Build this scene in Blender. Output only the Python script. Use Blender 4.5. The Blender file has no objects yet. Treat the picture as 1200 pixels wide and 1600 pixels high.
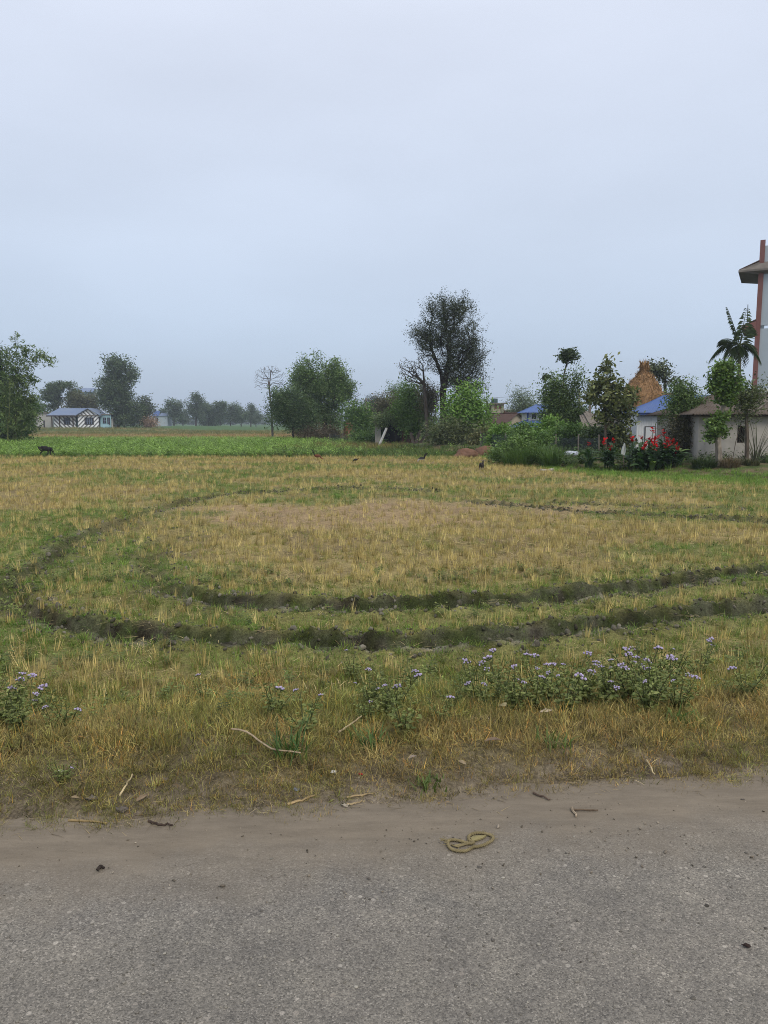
import bpy, math, random
import numpy as np
from mathutils import Vector, Matrix, Euler

random.seed(7)
RNG = np.random.default_rng(7)
R = math.radians
scene = bpy.context.scene
COL = scene.collection

# ------------------------------------------------------------------ camera, sky, sun
FPX = 1155.0                      # focal length in pixels of the 1200x1600 frame
PITCH = math.atan(140.0 / FPX)
CAMZ = 1.6
cam_d = bpy.data.cameras.new('camera')
cam_d.sensor_fit = 'VERTICAL'
cam_d.sensor_height = 32.0
cam_d.lens = 32.0 * FPX / 1600.0
cam_d.clip_start = 0.05
cam_d.clip_end = 9000
cam = bpy.data.objects.new('camera', cam_d)
COL.objects.link(cam)
cam.location = (0, 0, CAMZ)
cam.rotation_euler = (math.pi / 2 - PITCH, 0, 0)
scene.camera = cam

SUN_EL, SUN_AZ = 46.0, 150.0      # azimuth: degrees clockwise from +Y, the camera's direction
world = bpy.data.worlds.new('World')
scene.world = world
world.use_nodes = True
nt = world.node_tree
nt.nodes.clear()
def N(tree, kind, **kw):
    n = tree.nodes.new(kind)
    for k, v in kw.items():
        setattr(n, k, v)
    return n
out = N(nt, 'ShaderNodeOutputWorld')
bg = N(nt, 'ShaderNodeBackground')
bg.inputs['Strength'].default_value = 0.1
sky = N(nt, 'ShaderNodeTexSky', sky_type='NISHITA')
sky.sun_disc = False
sky.sun_elevation = R(SUN_EL)
sky.sun_rotation = R(SUN_AZ)
sky.air_density = 1.0
sky.dust_density = 3.0
geo = N(nt, 'ShaderNodeTexCoord')
sep = N(nt, 'ShaderNodeSeparateXYZ')
nt.links.new(geo.outputs['Generated'], sep.inputs[0])
# high thin overcast: a cloud sheet, bluer and duller low down, paler overhead, softly mottled
ramp = N(nt, 'ShaderNodeValToRGB')
e = ramp.color_ramp.elements
e[0].position = 0.0; e[0].color = (0.415, 0.50, 0.622, 1)
e[1].position = 1.0; e[1].color = (0.87, 0.89, 0.96, 1)
for p_, c_ in ((0.10, (0.455, 0.545, 0.68, 1)), (0.22, (0.535, 0.61, 0.735, 1)), (0.42, (0.635, 0.69, 0.81, 1)), (0.65, (0.735, 0.77, 0.865, 1))):
    q = ramp.color_ramp.elements.new(p_); q.color = c_
nt.links.new(sep.outputs['Z'], ramp.inputs[0])
mp = N(nt, 'ShaderNodeMapping'); mp.inputs['Scale'].default_value = (1.1, 1.1, 3.2)
nt.links.new(geo.outputs['Generated'], mp.inputs[0])
nz = N(nt, 'ShaderNodeTexNoise'); nz.inputs['Scale'].default_value = 1.7; nz.inputs['Detail'].default_value = 5; nz.inputs['Roughness'].default_value = 0.45
nt.links.new(mp.outputs[0], nz.inputs['Vector'])
mr = N(nt, 'ShaderNodeMapRange')
mr.inputs[1].default_value = 0.32; mr.inputs[2].default_value = 0.68; mr.inputs[3].default_value = 9.7; mr.inputs[4].default_value = 11.1
nt.links.new(nz.outputs['Fac'], mr.inputs[0])
vm = N(nt, 'ShaderNodeVectorMath', operation='SCALE')
nt.links.new(ramp.outputs[0], vm.inputs[0]); nt.links.new(mr.outputs[0], vm.inputs['Scale'])
mixs = N(nt, 'ShaderNodeMixRGB'); mixs.inputs[0].default_value = 0.88
nt.links.new(sky.outputs[0], mixs.inputs[1]); nt.links.new(vm.outputs[0], mixs.inputs[2])
nt.links.new(mixs.outputs[0], bg.inputs['Color'])
nt.links.new(bg.outputs[0], out.inputs[0])

sun_d = bpy.data.lights.new('sun', 'SUN')
sun_d.energy = 1.5
sun_d.angle = R(25)
sun_d.color = (1.0, 0.91, 0.77)
sun = bpy.data.objects.new('sun', sun_d)
COL.objects.link(sun)
az, el = R(SUN_AZ), R(SUN_EL)
to_sun = Vector((math.sin(az) * math.cos(el), math.cos(az) * math.cos(el), math.sin(el)))
sun.rotation_euler = to_sun.to_track_quat('Z', 'Y').to_euler()
sun.location = (0, 0, 30)

vs = scene.view_settings
vs.view_transform = 'Standard'
vs.look = 'None'
vs.exposure = 0.25
vs.gamma = 1.0
vs.use_curve_mapping = False
cy = scene.cycles
cy.max_bounces = 6
cy.diffuse_bounces = 3
cy.glossy_bounces = 2
cy.transmission_bounces = 3
cy.transparent_max_bounces = 12
cy.volume_bounces = 0
cy.use_denoising = True
cy.denoiser = 'OPENIMAGEDENOISE'
cy.denoising_input_passes = 'RGB_ALBEDO_NORMAL'
cy.denoising_prefilter = 'NONE'
cy.filter_width = 1.0
HAZE = 0.0006

# ------------------------------------------------------------------ projection helpers (where things stand in the place)
CP, SP = math.cos(PITCH), math.sin(PITCH)
def ray(px, py):
    u, v = px - 600.0, py - 800.0
    return np.array((u, FPX * CP - v * SP, -FPX * SP - v * CP))
def P(px, py, Y):
    d = ray(px, py)
    t = Y / d[1]
    return np.array((d[0] * t, Y, CAMZ + d[2] * t))
def Gz(px, py, z=-0.3):
    d = ray(px, py)
    t = (z - CAMZ) / d[2]
    return np.array((d[0] * t, d[1] * t, z))
def M(Y):                          # metres per pixel at depth Y
    return Y / FPX

# ------------------------------------------------------------------ noise
def _h(ix, iy, seed):
    n = (ix.astype(np.int64) * 374761393 + iy.astype(np.int64) * 668265263 + seed * 974634121) & 0xffffffff
    n = ((n ^ (n >> 13)) * 1274126177) & 0xffffffff
    n = n ^ (n >> 16)
    return (n & 0xffff) / 65535.0
def vnoise(x, y, seed=0):
    x = np.asarray(x, float); y = np.asarray(y, float)
    xi, yi = np.floor(x), np.floor(y)
    fx, fy = x - xi, y - yi
    fx = fx * fx * (3 - 2 * fx); fy = fy * fy * (3 - 2 * fy)
    a = _h(xi, yi, seed); b = _h(xi + 1, yi, seed); c = _h(xi, yi + 1, seed); d = _h(xi + 1, yi + 1, seed)
    return (a * (1 - fx) + b * fx) * (1 - fy) + (c * (1 - fx) + d * fx) * fy
def fbm(x, y, scale=1.0, octv=4, seed=0, gain=0.5):
    s, a, t = 0.0, 1.0, 0.0
    for k in range(octv):
        s = s + a * vnoise(np.asarray(x) * scale, np.asarray(y) * scale, seed + k * 17)
        t += a; a *= gain; scale *= 2.03
    return s / t
def sstep(a, b, x):
    t = np.clip((x - a) / (b - a), 0, 1)
    return t * t * (3 - 2 * t)

# ------------------------------------------------------------------ ground shape
def road_s(x, y):
    return (np.asarray(y) - 2.62 - 0.13 * np.asarray(x)) * 0.99
RUT_IN = [(1290, 878), (1200, 893), (1100, 906), (1000, 919), (900, 931), (800, 941), (700, 947), (600, 949), (500, 947), (400, 944), (330, 938), (270, 927), (242, 908), (236, 880), (250, 850), (300, 825)]
RUT_OUT = [(1290, 932), (1200, 946), (1100, 961), (1000, 973), (900, 986), (800, 997), (700, 1004), (600, 1007), (500, 1005), (400, 1001), (300, 995), (200, 990), (130, 981), (60, 962), (20, 932), (30, 905), (80, 878), (112, 850), (170, 825), (250, 797), (330, 777), (420, 769), (520, 764), (600, 764), (680, 768)]
RUT_FAR = [(740, 786), (850, 795), (950, 803), (1050, 808), (1150, 813), (1290, 820)]
RUT_FAR2 = [(860, 783), (960, 790), (1060, 793), (1160, 795)]
def poly_world(pts):
    return np.array([Gz(a, b)[:2] for a, b in pts])
RUTS = []
for pts, wgt in ((RUT_IN, None), (RUT_OUT, None), (RUT_FAR, 1.0), (RUT_FAR2, 0.7)):
    w = poly_world(pts)
    if wgt is None and pts is RUT_IN:
        ww = np.array([1] * 11 + [0.8, 0.4, 0.3, 0.25, 0.15])
    elif wgt is None:
        ww = np.array([1] * 11 + [1, .95, .8, .65, .6, .55, .6, .5, .5, .85, 1, 1, 1, .7])
    else:
        ww = np.full(len(w), wgt)
    # smooth resample (Catmull-Rom)
    P2, W2 = [], []
    for i in range(len(w) - 1):
        p0, p1, p2, p3 = w[max(i - 1, 0)], w[i], w[i + 1], w[min(i + 2, len(w) - 1)]
        for t in np.linspace(0, 1, 4, endpoint=False):
            P2.append(0.5 * ((2 * p1) + (-p0 + p2) * t + (2 * p0 - 5 * p1 + 4 * p2 - p3) * t * t + (-p0 + 3 * p1 - 3 * p2 + p3) * t ** 3))
            W2.append(ww[i] * (1 - t) + ww[i + 1] * t)
    P2.append(w[-1]); W2.append(ww[-1])
    RUTS.append((np.array(P2), np.array(W2)))
def rut_field(x, y):
    """signed distance to the nearest rut centre (sign: which side) and its weight"""
    x = np.asarray(x, float).ravel(); y = np.asarray(y, float).ravel()
    best = np.full(x.shape, 9.0); wt = np.zeros(x.shape); sg = np.ones(x.shape)
    near = (y > 4) & (y < 30) & (np.abs(x) < 30)
    if not near.any():
        return best, wt, sg
    xs, ys = x[near], y[near]
    bb, bw, bs = best[near], wt[near], sg[near]
    for pts, ww in RUTS:
        for i in range(len(pts) - 1):
            a, b = pts[i], pts[i + 1]
            d = b - a; L2 = d @ d + 1e-9
            k = (xs > min(a[0], b[0]) - 1.2) & (xs < max(a[0], b[0]) + 1.2) & (ys > min(a[1], b[1]) - 1.2) & (ys < max(a[1], b[1]) + 1.2)
            if not k.any():
                continue
            px, py = xs[k] - a[0], ys[k] - a[1]
            t = np.clip((px * d[0] + py * d[1]) / L2, 0, 1)
            ex, ey = px - t * d[0], py - t * d[1]
            dist = np.hypot(ex, ey)
            cr = np.sign(ey)
            m = dist < bb[k]
            idx = np.where(k)[0][m]
            bb[idx] = dist[m]; bw[idx] = (ww[i] * (1 - t) + ww[i + 1] * t)[m]; bs[idx] = cr[m]
    best[near], wt[near], sg[near] = bb, bw, bs
    return best, wt, sg
HB = np.array([Gz(a, b)[:2] for a, b in ((640, 702), (720, 708), (780, 718), (850, 729), (900, 736), (1000, 741), (1100, 746), (1200, 751))])
def home_edge(x):
    return np.interp(x, np.r_[HB[:, 0], 30], np.r_[HB[:, 1], 22.0])
def gh(x, y, fine=True):
    x = np.asarray(x, float); y = np.asarray(y, float)
    shp = np.broadcast(x, y).shape
    x = np.broadcast_to(x, shp).ravel().astype(float); y = np.broadcast_to(y, shp).ravel().astype(float)
    s = road_s(x, y)
    z = np.interp(s, [-12, -8.0, -6.5, -6.0, -0.25, 0.1, 0.3, 0.42, 0.65, 1.0, 1.5, 2.0, 2.5], [-0.4, -0.3, 0.02, -0.05, -0.05, -0.03, -0.006, 0.010, 0.04, 0.035, -0.06, -0.2, -0.3])
    off = sstep(0.3, 0.8, s)
    z = z + off * (fbm(x, y, 1.3, 4, 3) - 0.5) * 0.09 + (fbm(x, y, 5.0, 3, 9) - 0.5) * (0.012 + 0.03 * off)
    z = z + (fbm(x, y, 0.9, 4, 231) - 0.5) * 0.03 * np.exp(-((s - 0.35) / 0.2) ** 2)
    d, w, sg = rut_field(x, y)
    nn = fbm(x, y, 4.0, 3, 21)
    wd = 0.12 * (0.75 + 0.6 * nn)
    trough = -0.18 * np.exp(-(d / wd) ** 6)
    berm = np.where(sg > 0, (0.015 + 0.07 * nn) * np.exp(-((d - 0.18) / 0.075) ** 2), (0.0 + 0.05 * nn) * np.exp(-((d - 0.34) / 0.13) ** 2))
    lump = (fbm(x, y, 9.0, 4, 33, .6) - 0.45) * 0.16 * np.exp(-((d - 0.22) / 0.2) ** 2)
    z = z + w * (trough + berm + lump)
    k = (x > 1.0)
    z = z + np.where(k, 0.37 * sstep(0.0, 4.0, y - home_edge(x)) * sstep(1.0, 4.0, x), 0)
    z = z + 0.65 * sstep(125, 158, y) * (1 - sstep(-54, -38, x)) * (1 - sstep(250, 290, y))
    return z.reshape(shp)
def ghs(x, y):
    return float(gh(np.array([x]), np.array([y]))[0])
def ground_hit(px, py):
    """the ground point seen along a line from the camera's place"""
    d = ray(px, py)
    Y = 1.2 * 1.006 ** np.arange(620)
    x, z = d[0] * Y / d[1], CAMZ + d[2] * Y / d[1]
    g = gh(x, Y); g = np.where(road_s(x, Y) < 0.38, np.maximum(g, 0.003), g)
    k = np.where(z < g)[0]
    if len(k):
        k = k[0]
        return np.array((x[k], Y[k], g[k]))
    return Gz(px, py)

# ------------------------------------------------------------------ mesh builder
class MB:
    def __init__(self):
        self.V, self.C, self.F, self.n = [], [], {}, 0
    def add(self, V, F, c=(1, 1, 1)):
        V = np.asarray(V, float).reshape(-1, 3)
        C = np.asarray(c, float)
        if C.ndim == 1:
            C = np.broadcast_to(C, (len(V), 3))
        self.V.append(V); self.C.append(C)
        if isinstance(F, np.ndarray):
            self.F.setdefault(F.shape[1], []).append(F + self.n)
        else:
            for f in F:
                self.F.setdefault(len(f), []).append(np.array([f]) + self.n)
        self.n += len(V)
        return self
    def box(self, c, s, rot=None, col=(1, 1, 1), taper=1.0):
        hx, hy, hz = s[0] / 2, s[1] / 2, s[2] / 2
        V = np.array([(-hx, -hy, -hz), (hx, -hy, -hz), (hx, hy, -hz), (-hx, hy, -hz), (-hx * taper, -hy * taper, hz), (hx * taper, -hy * taper, hz), (hx * taper, hy * taper, hz), (-hx * taper, hy * taper, hz)])
        if rot is not None:
            m = np.array(Euler(rot).to_matrix())
            V = V @ m.T
        return self.add(V + np.asarray(c, float), np.array([(0, 3, 2, 1), (4, 5, 6, 7), (0, 1, 5, 4), (1, 2, 6, 5), (2, 3, 7, 6), (3, 0, 4, 7)]), col)
    def bx(self, x0, x1, y0, y1, z0, z1, col=(1, 1, 1)):
        return self.box(((x0 + x1) / 2, (y0 + y1) / 2, (z0 + z1) / 2), (x1 - x0, y1 - y0, z1 - z0), None, col)
    def tube(self, pts, rad, n=6, col=(1, 1, 1), closed=False, flat=1.0):
        pts = np.asarray(pts, float)
        rad = np.broadcast_to(np.asarray(rad, float), (len(pts),))
        m = len(pts)
        if closed:
            T = np.roll(pts, -1, 0) - np.roll(pts, 1, 0)
        else:
            T = np.gradient(pts, axis=0)
        T /= np.linalg.norm(T, axis=1, keepdims=True) + 1e-9
        ref = np.array((0, 0, 1.0)) if abs(T[:, 2]).mean() < 0.8 else np.array((1.0, 0, 0))
        A = np.cross(T, ref); A /= np.linalg.norm(A, axis=1, keepdims=True) + 1e-9
        B = np.cross(A, T)
        ang = np.linspace(0, 2 * np.pi, n, endpoint=False)
        V = pts[:, None, :] + rad[:, None, None] * (np.cos(ang)[None, :, None] * A[:, None, :] + flat * np.sin(ang)[None, :, None] * B[:, None, :])
        F = []
        for i in range(m if closed else m - 1):
            j = (i + 1) % m
            for k in range(n):
                l = (k + 1) % n
                F.append((i * n + k, i * n + l, j * n + l, j * n + k))
        V = V.reshape(-1, 3)
        base = self.n
        C = col
        if np.asarray(col).ndim == 2:
            C = np.repeat(np.asarray(col), n, 0)
        self.add(V, np.array(F), C)
        if not closed:
            self.F.setdefault(n, []).append(np.array([list(range(n))[::-1]]) + base)
            self.F.setdefault(n, []).append(np.array([[(m - 1) * n + k for k in range(n)]]) + base)
        return self
    def lathe(self, prof, n=24, col=(1, 1, 1), c=(0, 0, 0), jit=0.0, rng=None):
        prof = np.asarray(prof, float)
        ang = np.linspace(0, 2 * np.pi, n, endpoint=False)
        r = np.repeat(prof[:, 0][:, None], n, 1)
        if jit:
            r = r * (1 + jit * (rng.random(r.shape) - 0.5))
        V = np.stack([r * np.cos(ang), r * np.sin(ang), np.repeat(prof[:, 1][:, None], n, 1)], -1).reshape(-1, 3) + np.asarray(c)
        F = [(i * n + k, i * n + (k + 1) % n, (i + 1) * n + (k + 1) % n, (i + 1) * n + k) for i in range(len(prof) - 1) for k in range(n)]
        return self.add(V, np.array(F), col)
    def blob(self, c, r, n=8, m=5, col=(1, 1, 1), jit=0.0, rng=RNG):
        th = np.linspace(0, np.pi, m + 2)[1:-1]
        ang = np.linspace(0, 2 * np.pi, n, endpoint=False)
        V = [(0, 0, 1)] + [(math.sin(t) * math.cos(a), math.sin(t) * math.sin(a), math.cos(t)) for t in th for a in ang] + [(0, 0, -1)]
        V = np.array(V)
        if jit:
            V = V * (1 + jit * (rng.random((len(V), 1)) - 0.5))
        V = V * np.asarray(r) + np.asarray(c)
        F = [(0, 1 + k, 1 + (k + 1) % n) for k in range(n)]
        for i in range(m - 1):
            F += [(1 + i * n + k, 1 + (i + 1) * n + k, 1 + (i + 1) * n + (k + 1) % n, 1 + i * n + (k + 1) % n) for k in range(n)]
        L = len(V) - 1
        F += [(L, 1 + (m - 1) * n + (k + 1) % n, 1 + (m - 1) * n + k) for k in range(n)]
        return self.add(V, F, col)
    def mesh(self, name, mats, smooth=False):
        me = bpy.data.meshes.new(name)
        V = np.concatenate(self.V); C = np.concatenate(self.C)
        me.vertices.add(len(V)); me.vertices.foreach_set('co', V.ravel().astype(np.float32))
        loops, starts, tot = [], [], 0
        for k, fl in self.F.items():
            f = np.concatenate(fl)
            loops.append(f.ravel()); starts.append(tot + np.arange(len(f)) * k); tot += f.size
        loops = np.concatenate(loops); starts = np.concatenate(starts)
        me.loops.add(len(loops)); me.loops.foreach_set('vertex_index', loops.astype(np.int32))
        me.polygons.add(len(starts)); me.polygons.foreach_set('loop_start', starts.astype(np.int32))
        me.polygons.foreach_set('use_smooth', np.full(len(starts), bool(smooth)))
        me.update(calc_edges=True)
        at = me.attributes.new('tint', 'FLOAT_COLOR', 'POINT')
        at.data.foreach_set('color', np.c_[C, np.ones(len(C))].ravel().astype(np.float32))
        for m_ in (mats if isinstance(mats, (list, tuple)) else [mats]):
            me.materials.append(m_)
        return me
    def build(self, name, mats, parent=None, off=(0, 0, 0), smooth=False):
        if np.any(off):
            self.V = [v - np.asarray(off) for v in self.V]
        o = bpy.data.objects.new(name, self.mesh(name, mats, smooth))
        COL.objects.link(o)
        if parent is not None:
            o.parent = parent
        return o

def thing(name, label, cat, loc=(0, 0, 0), rz=0.0, group=None):
    o = bpy.data.objects.new(name, None)
    o.empty_display_size = 0.2
    COL.objects.link(o)
    o.location = [float(v) for v in loc]
    o.rotation_euler = (0, 0, rz)
    o['label'] = label; o['category'] = cat
    if group: o['group'] = group
    return o
def tag(o, label=None, cat=None, group=None, kind=None):
    if label: o['label'] = label
    if cat: o['category'] = cat
    if group: o['group'] = group
    if kind: o['kind'] = kind
    return o
def copy_tree(o, parent=None):
    c = o.copy()
    COL.objects.link(c)
    if parent is not None: c.parent = parent
    for ch in list(o.children):
        copy_tree(ch, c)
    return c

# ------------------------------------------------------------------ materials
def newmat(name):
    m = bpy.data.materials.new(name)
    m.use_nodes = True
    t = m.node_tree
    b = t.nodes['Principled BSDF']
    return m, t, b
def noise_node(t, scale, detail=4, rough=0.55, coord='Object', vec_scale=None):
    tc = t.nodes.new('ShaderNodeTexCoord')
    n = t.nodes.new('ShaderNodeTexNoise')
    n.inputs['Scale'].default_value = scale; n.inputs['Detail'].default_value = detail; n.inputs['Roughness'].default_value = rough
    src = tc.outputs[coord]
    if vec_scale:
        mpn = t.nodes.new('ShaderNodeMapping'); mpn.inputs['Scale'].default_value = vec_scale
        t.links.new(src, mpn.inputs[0]); src = mpn.outputs[0]
    t.links.new(src, n.inputs['Vector'])
    return n
def mixc(t, fac, a, b, blend='MIX'):
    n = t.nodes.new('ShaderNodeMixRGB'); n.blend_type = blend
    for k, v in ((0, fac), (1, a), (2, b)):
        if hasattr(v, 'links') or hasattr(v, 'is_linked'):
            t.links.new(v, n.inputs[k])
        elif k == 0:
            n.inputs[0].default_value = v
        else:
            n.inputs[k].default_value = (*v[:3], 1)
    return n.outputs[0]
def rng_node(t, src, a, b, c=0.0, d=1.0):
    n = t.nodes.new('ShaderNodeMapRange')
    t.links.new(src, n.inputs[0])
    for i, v in enumerate((a, b, c, d)): n.inputs[i + 1].default_value = v
    return n.outputs[0]
def bump(t, b, src, strength, dist=0.02):
    n = t.nodes.new('ShaderNodeBump'); n.inputs['Strength'].default_value = strength; n.inputs['Distance'].default_value = dist
    t.links.new(src, n.inputs['Height']); t.links.new(n.outputs[0], b.inputs['Normal'])
def mat_plain(name, col, col2=None, scale=6, rough=0.75, bmp=0.3, bd=0.01, spec=0.3, vec=None, metal=0.0):
    m, t, b = newmat(name)
    n = noise_node(t, scale, 5, 0.6, 'Object', vec)
    col2 = col2 or tuple(c * 0.7 for c in col)
    n2 = noise_node(t, scale * 0.17, 3, 0.5, 'Object')
    f = t.nodes.new('ShaderNodeMath'); f.operation = 'ADD'
    t.links.new(n.outputs['Fac'], f.inputs[0]); t.links.new(n2.outputs['Fac'], f.inputs[1])
    fac = rng_node(t, f.outputs[0], 0.72, 1.3)
    t.links.new(mixc(t, fac, col, col2), b.inputs['Base Color'])
    b.inputs['Roughness'].default_value = rough
    b.inputs['Specular IOR Level'].default_value = spec
    b.inputs['Metallic'].default_value = metal
    if bmp: bump(t, b, n.outputs['Fac'], bmp, bd)
    return m
def mat_tint(name, rough=0.8, scale=8, var=0.45, bmp=0.4, bd=0.02, spec=0.2, vec=None):
    """colour carried by the mesh's own tint, broken up by noise"""
    m, t, b = newmat(name)
    a = t.nodes.new('ShaderNodeAttribute'); a.attribute_name = 'tint'
    n = noise_node(t, scale, 5, 0.6, 'Object', vec)
    f = rng_node(t, n.outputs['Fac'], 0.3, 0.7, 1 - var, 1 + var)
    v = t.nodes.new('ShaderNodeVectorMath'); v.operation = 'SCALE'
    t.links.new(a.outputs['Color'], v.inputs[0]); t.links.new(f, v.inputs['Scale'])
    t.links.new(v.outputs[0], b.inputs['Base Color'])
    b.inputs['Roughness'].default_value = rough; b.inputs['Specular IOR Level'].default_value = spec
    if bmp: bump(t, b, n.outputs['Fac'], bmp, bd)
    return m
def mat_leaf(name, inst=False, trans=0.25, rough=0.55, spec=0.25):
    m, t, b = newmat(name)
    a = t.nodes.new('ShaderNodeAttribute'); a.attribute_name = 'tint'
    colr = a.outputs['Color']
    if inst:
        i = t.nodes.new('ShaderNodeAttribute'); i.attribute_type = 'INSTANCER'; i.attribute_name = 'itint'
        colr = mixc(t, 1.0, i.outputs['Color'], a.outputs['Color'], 'MULTIPLY')
    t.links.new(colr, b.inputs['Base Color'])
    b.inputs['Roughness'].default_value = rough; b.inputs['Specular IOR Level'].default_value = spec
    tr = t.nodes.new('ShaderNodeBsdfTranslucent')
    hs = mixc(t, 1.0, colr, (1.0, 1.12, 0.62), 'MULTIPLY')
    t.links.new(hs, tr.inputs['Color'])
    mx = t.nodes.new('ShaderNodeMixShader'); mx.inputs[0].default_value = trans
    t.links.new(b.outputs[0], mx.inputs[1]); t.links.new(tr.outputs[0], mx.inputs[2])
    t.links.new(mx.outputs[0], t.nodes['Material Output'].inputs[0])
    return m
LEAF = mat_leaf('leaf')
BLADE = mat_leaf('grass_blade', True, 0.22, 0.6, 0.2)
BARK = mat_tint('bark', 0.9, 9, 0.5, 0.6, 0.03, 0.1, (1, 1, 0.3))
FLOWER = mat_leaf('petal', False, 0.3, 0.7, 0.1)

# ------------------------------------------------------------------ GROUND, FIELDS, ROAD
def axis(fine0, fine1, step, far0, far1, g):
    a = list(np.arange(fine0, fine1, step))
    x, d = fine1, step
    up = []
    while x < far1:
        up.append(x); d *= g; x += d
    up.append(far1)
    x, d = fine0, step
    dn = []
    while x > far0:
        d *= g; x -= d
        dn.append(max(x, far0))
    return np.array(sorted(set(np.round(dn + a + up, 4))))
XS = axis(-6.0, 6.5, 0.05, -1450, 1450, 1.045)
YS = np.unique(np.r_[axis(2.4, 11.5, 0.04, -30, 1450, 1.022), np.arange(5.6, 9.6, 0.02)])
YS = YS[YS > -12.0]
YS = np.unique(np.r_[np.array([-40., -12.0]), YS])
GX, GY = np.meshgrid(XS, YS)
GZ = gh(GX, GY)
S_ = road_s(GX, GY)
d_, w_, g_ = rut_field(GX, GY)
d_ = d_.reshape(GX.shape); w_ = w_.reshape(GX.shape)
def lerp(a, b, f):
    return a * (1 - f[..., None]) + b * f[..., None]
def K(*c): return np.array(c, float)
def green_mask(x, y):
    g = sstep(0.46, 0.66, fbm(x, y, 0.45, 3, 51))
    d, w, _ = rut_field(x, y)
    d = d.reshape(np.shape(x)); w = w.reshape(np.shape(x))
    g = np.maximum(g, 0.75 * np.exp(-((d - 0.4) / 0.6) ** 2) * w)
    g = np.maximum(g, 0.8 * sstep(-9, -1, y - home_edge(x)) * sstep(0, 3, x))
    g = np.maximum(g, 0.75 * sstep(9.5, 5.5, y) * sstep(0.35, 0.6, fbm(x, y, 0.9, 3, 71)))
    return np.clip(g, 0, 1)
def bare_mask(x, y):
    cx, cy = Gz(640, 803)[:2]
    q = ((x - cx + 0.5) / 5.2) ** 2 + ((y - cy) / 2.6) ** 2
    b = sstep(1.1, 0.3, q + (fbm(x, y, 0.8, 3, 61) - 0.5) * 2.2)
    return b
def ground_tint(x, y, s, d, w):
    n1 = fbm(x, y, 0.35, 4, 5); n2 = fbm(x, y, 2.2, 3, 7)
    straw = lerp(K(.225, .18, .078), K(.30, .24, .105), n1)
    soil = K(.155, .112, .073)
    col = lerp(straw, np.broadcast_to(soil, straw.shape), sstep(0.5, 0.75, n2) * 0.5)
    gm = green_mask(x, y)
    col = lerp(col, np.broadcast_to(K(.105, .15, .035), col.shape), gm * 0.65)
    col = lerp(col, np.broadcast_to(K(.32, .225, .135), col.shape), bare_mask(x, y) * 0.65)
    near = sstep(2.6, 1.6, s)
    col = lerp(col, lerp(K(.125, .105, .052), K(.19, .155, .08), n2), near)
    dirt = sstep(0.75, 0.30, s + (n2 - 0.5) * 0.5)
    col = lerp(col, lerp(K(.13, .105, .075), K(.215, .178, .132), sstep(.3, .7, fbm(x * .8, y * 3.0 - x * .4, 2.0, 4, 201))), dirt)
    sg = rut_field(x, y)[2].reshape(np.shape(x))
    mud = np.exp(-(np.where(sg > 0, d / 0.20, d / 0.26) * (.7 + .6 * fbm(x, y, 3.1, 3, 211))) ** 4) * w
    grey = sstep(.35, .7, fbm(x, y, 7.0, 3, 91)) * np.where((sg < 0) & (d > .2), 1.0, .25)
    col = lerp(col, lerp(lerp(K(.026, .023, .015), K(.040, .050, .018), sstep(.28, .52, fbm(x, y, 5.0, 3, 221))), K(.20, .185, .15), grey), np.clip(mud * 1.25, 0, 1))  # rut colour: damp mud, with the trough's shadow darkened into it
    # fields beyond
    e1 = 41.0 + (fbm(x, y * 0, 0.3, 2, 14) - .5) * 1.2
    crop = sstep(e1 - .3, e1 + .3, y)
    right = sstep(-7.0, 1.5, x - (y - 41) * -0.06)
    cropc = lerp(lerp(K(.045, .085, .022), K(.075, .135, .03), n1), lerp(K(.13, .13, .045), K(.07, .115, .03), n2), right * 0.7)
    col = lerp(col, cropc, crop * (1 - sstep(2, 9, x)))
    dry = sstep(84, 86, y + (n1 - .5) * 4) * (1 - sstep(-14, -4, x))
    col = lerp(col, lerp(K(.22, .16, .075), K(.30, .215, .10), n1), dry)
    rg = sstep(84, 90, y) * sstep(-14, -4, x)
    col = lerp(col, np.broadcast_to(K(.09, .12, .04), col.shape), rg)
    lg = sstep(112, 124, y + (n1 - .5) * 14)
    fld = lerp(K(.07, .12, .035), K(.20, .17, .075), sstep(.42, .62, fbm(x * 0.12, y * 0.6, 0.08, 3, 77)))
    col = lerp(col, fld, lg)
    far = sstep(165, 200, y)
    col = lerp(col, lerp(K(.05, .11, .035), K(.09, .14, .05), n1), far)
    path = sstep(2.4, 1.0, np.abs(y - 100 - (x + 62) * 0.45)) * (1 - sstep(-44, -38, x))
    col = lerp(col, np.broadcast_to(K(.27, .26, .25), col.shape), path)
    hm = sstep(-1.5, 1.0, y - home_edge(x)) * sstep(1.5, 4, x)
    col = lerp(col, lerp(K(.07, .10, .03), K(.15, .115, .07), sstep(.45, .6, n2)), hm)
    return col
GC = ground_tint(GX, GY, S_, d_, w_)
ny, nx = GX.shape
ii = np.arange(ny * nx).reshape(ny, nx)
gf = np.stack([ii[:-1, :-1], ii[:-1, 1:], ii[1:, 1:], ii[1:, :-1]], -1).reshape(-1, 4)
mg, t, b = newmat('field_soil')
a = t.nodes.new('ShaderNodeAttribute'); a.attribute_name = 'tint'
n1 = noise_node(t, 16, 6, 0.65); n2 = noise_node(t, 70, 6, 0.75, 'Object', (1, .55, 1)); n3 = noise_node(t, 1.6, 5, 0.6)
f1 = rng_node(t, n1.outputs['Fac'], .3, .7, .62, 1.38); f2 = rng_node(t, n2.outputs['Fac'], .32, .68, .45, 1.5); f3 = rng_node(t, n3.outputs['Fac'], .3, .7, .8, 1.2)
ml = t.nodes.new('ShaderNodeMath'); ml.operation = 'MULTIPLY'; t.links.new(f1, ml.inputs[0]); t.links.new(f2, ml.inputs[1])
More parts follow.
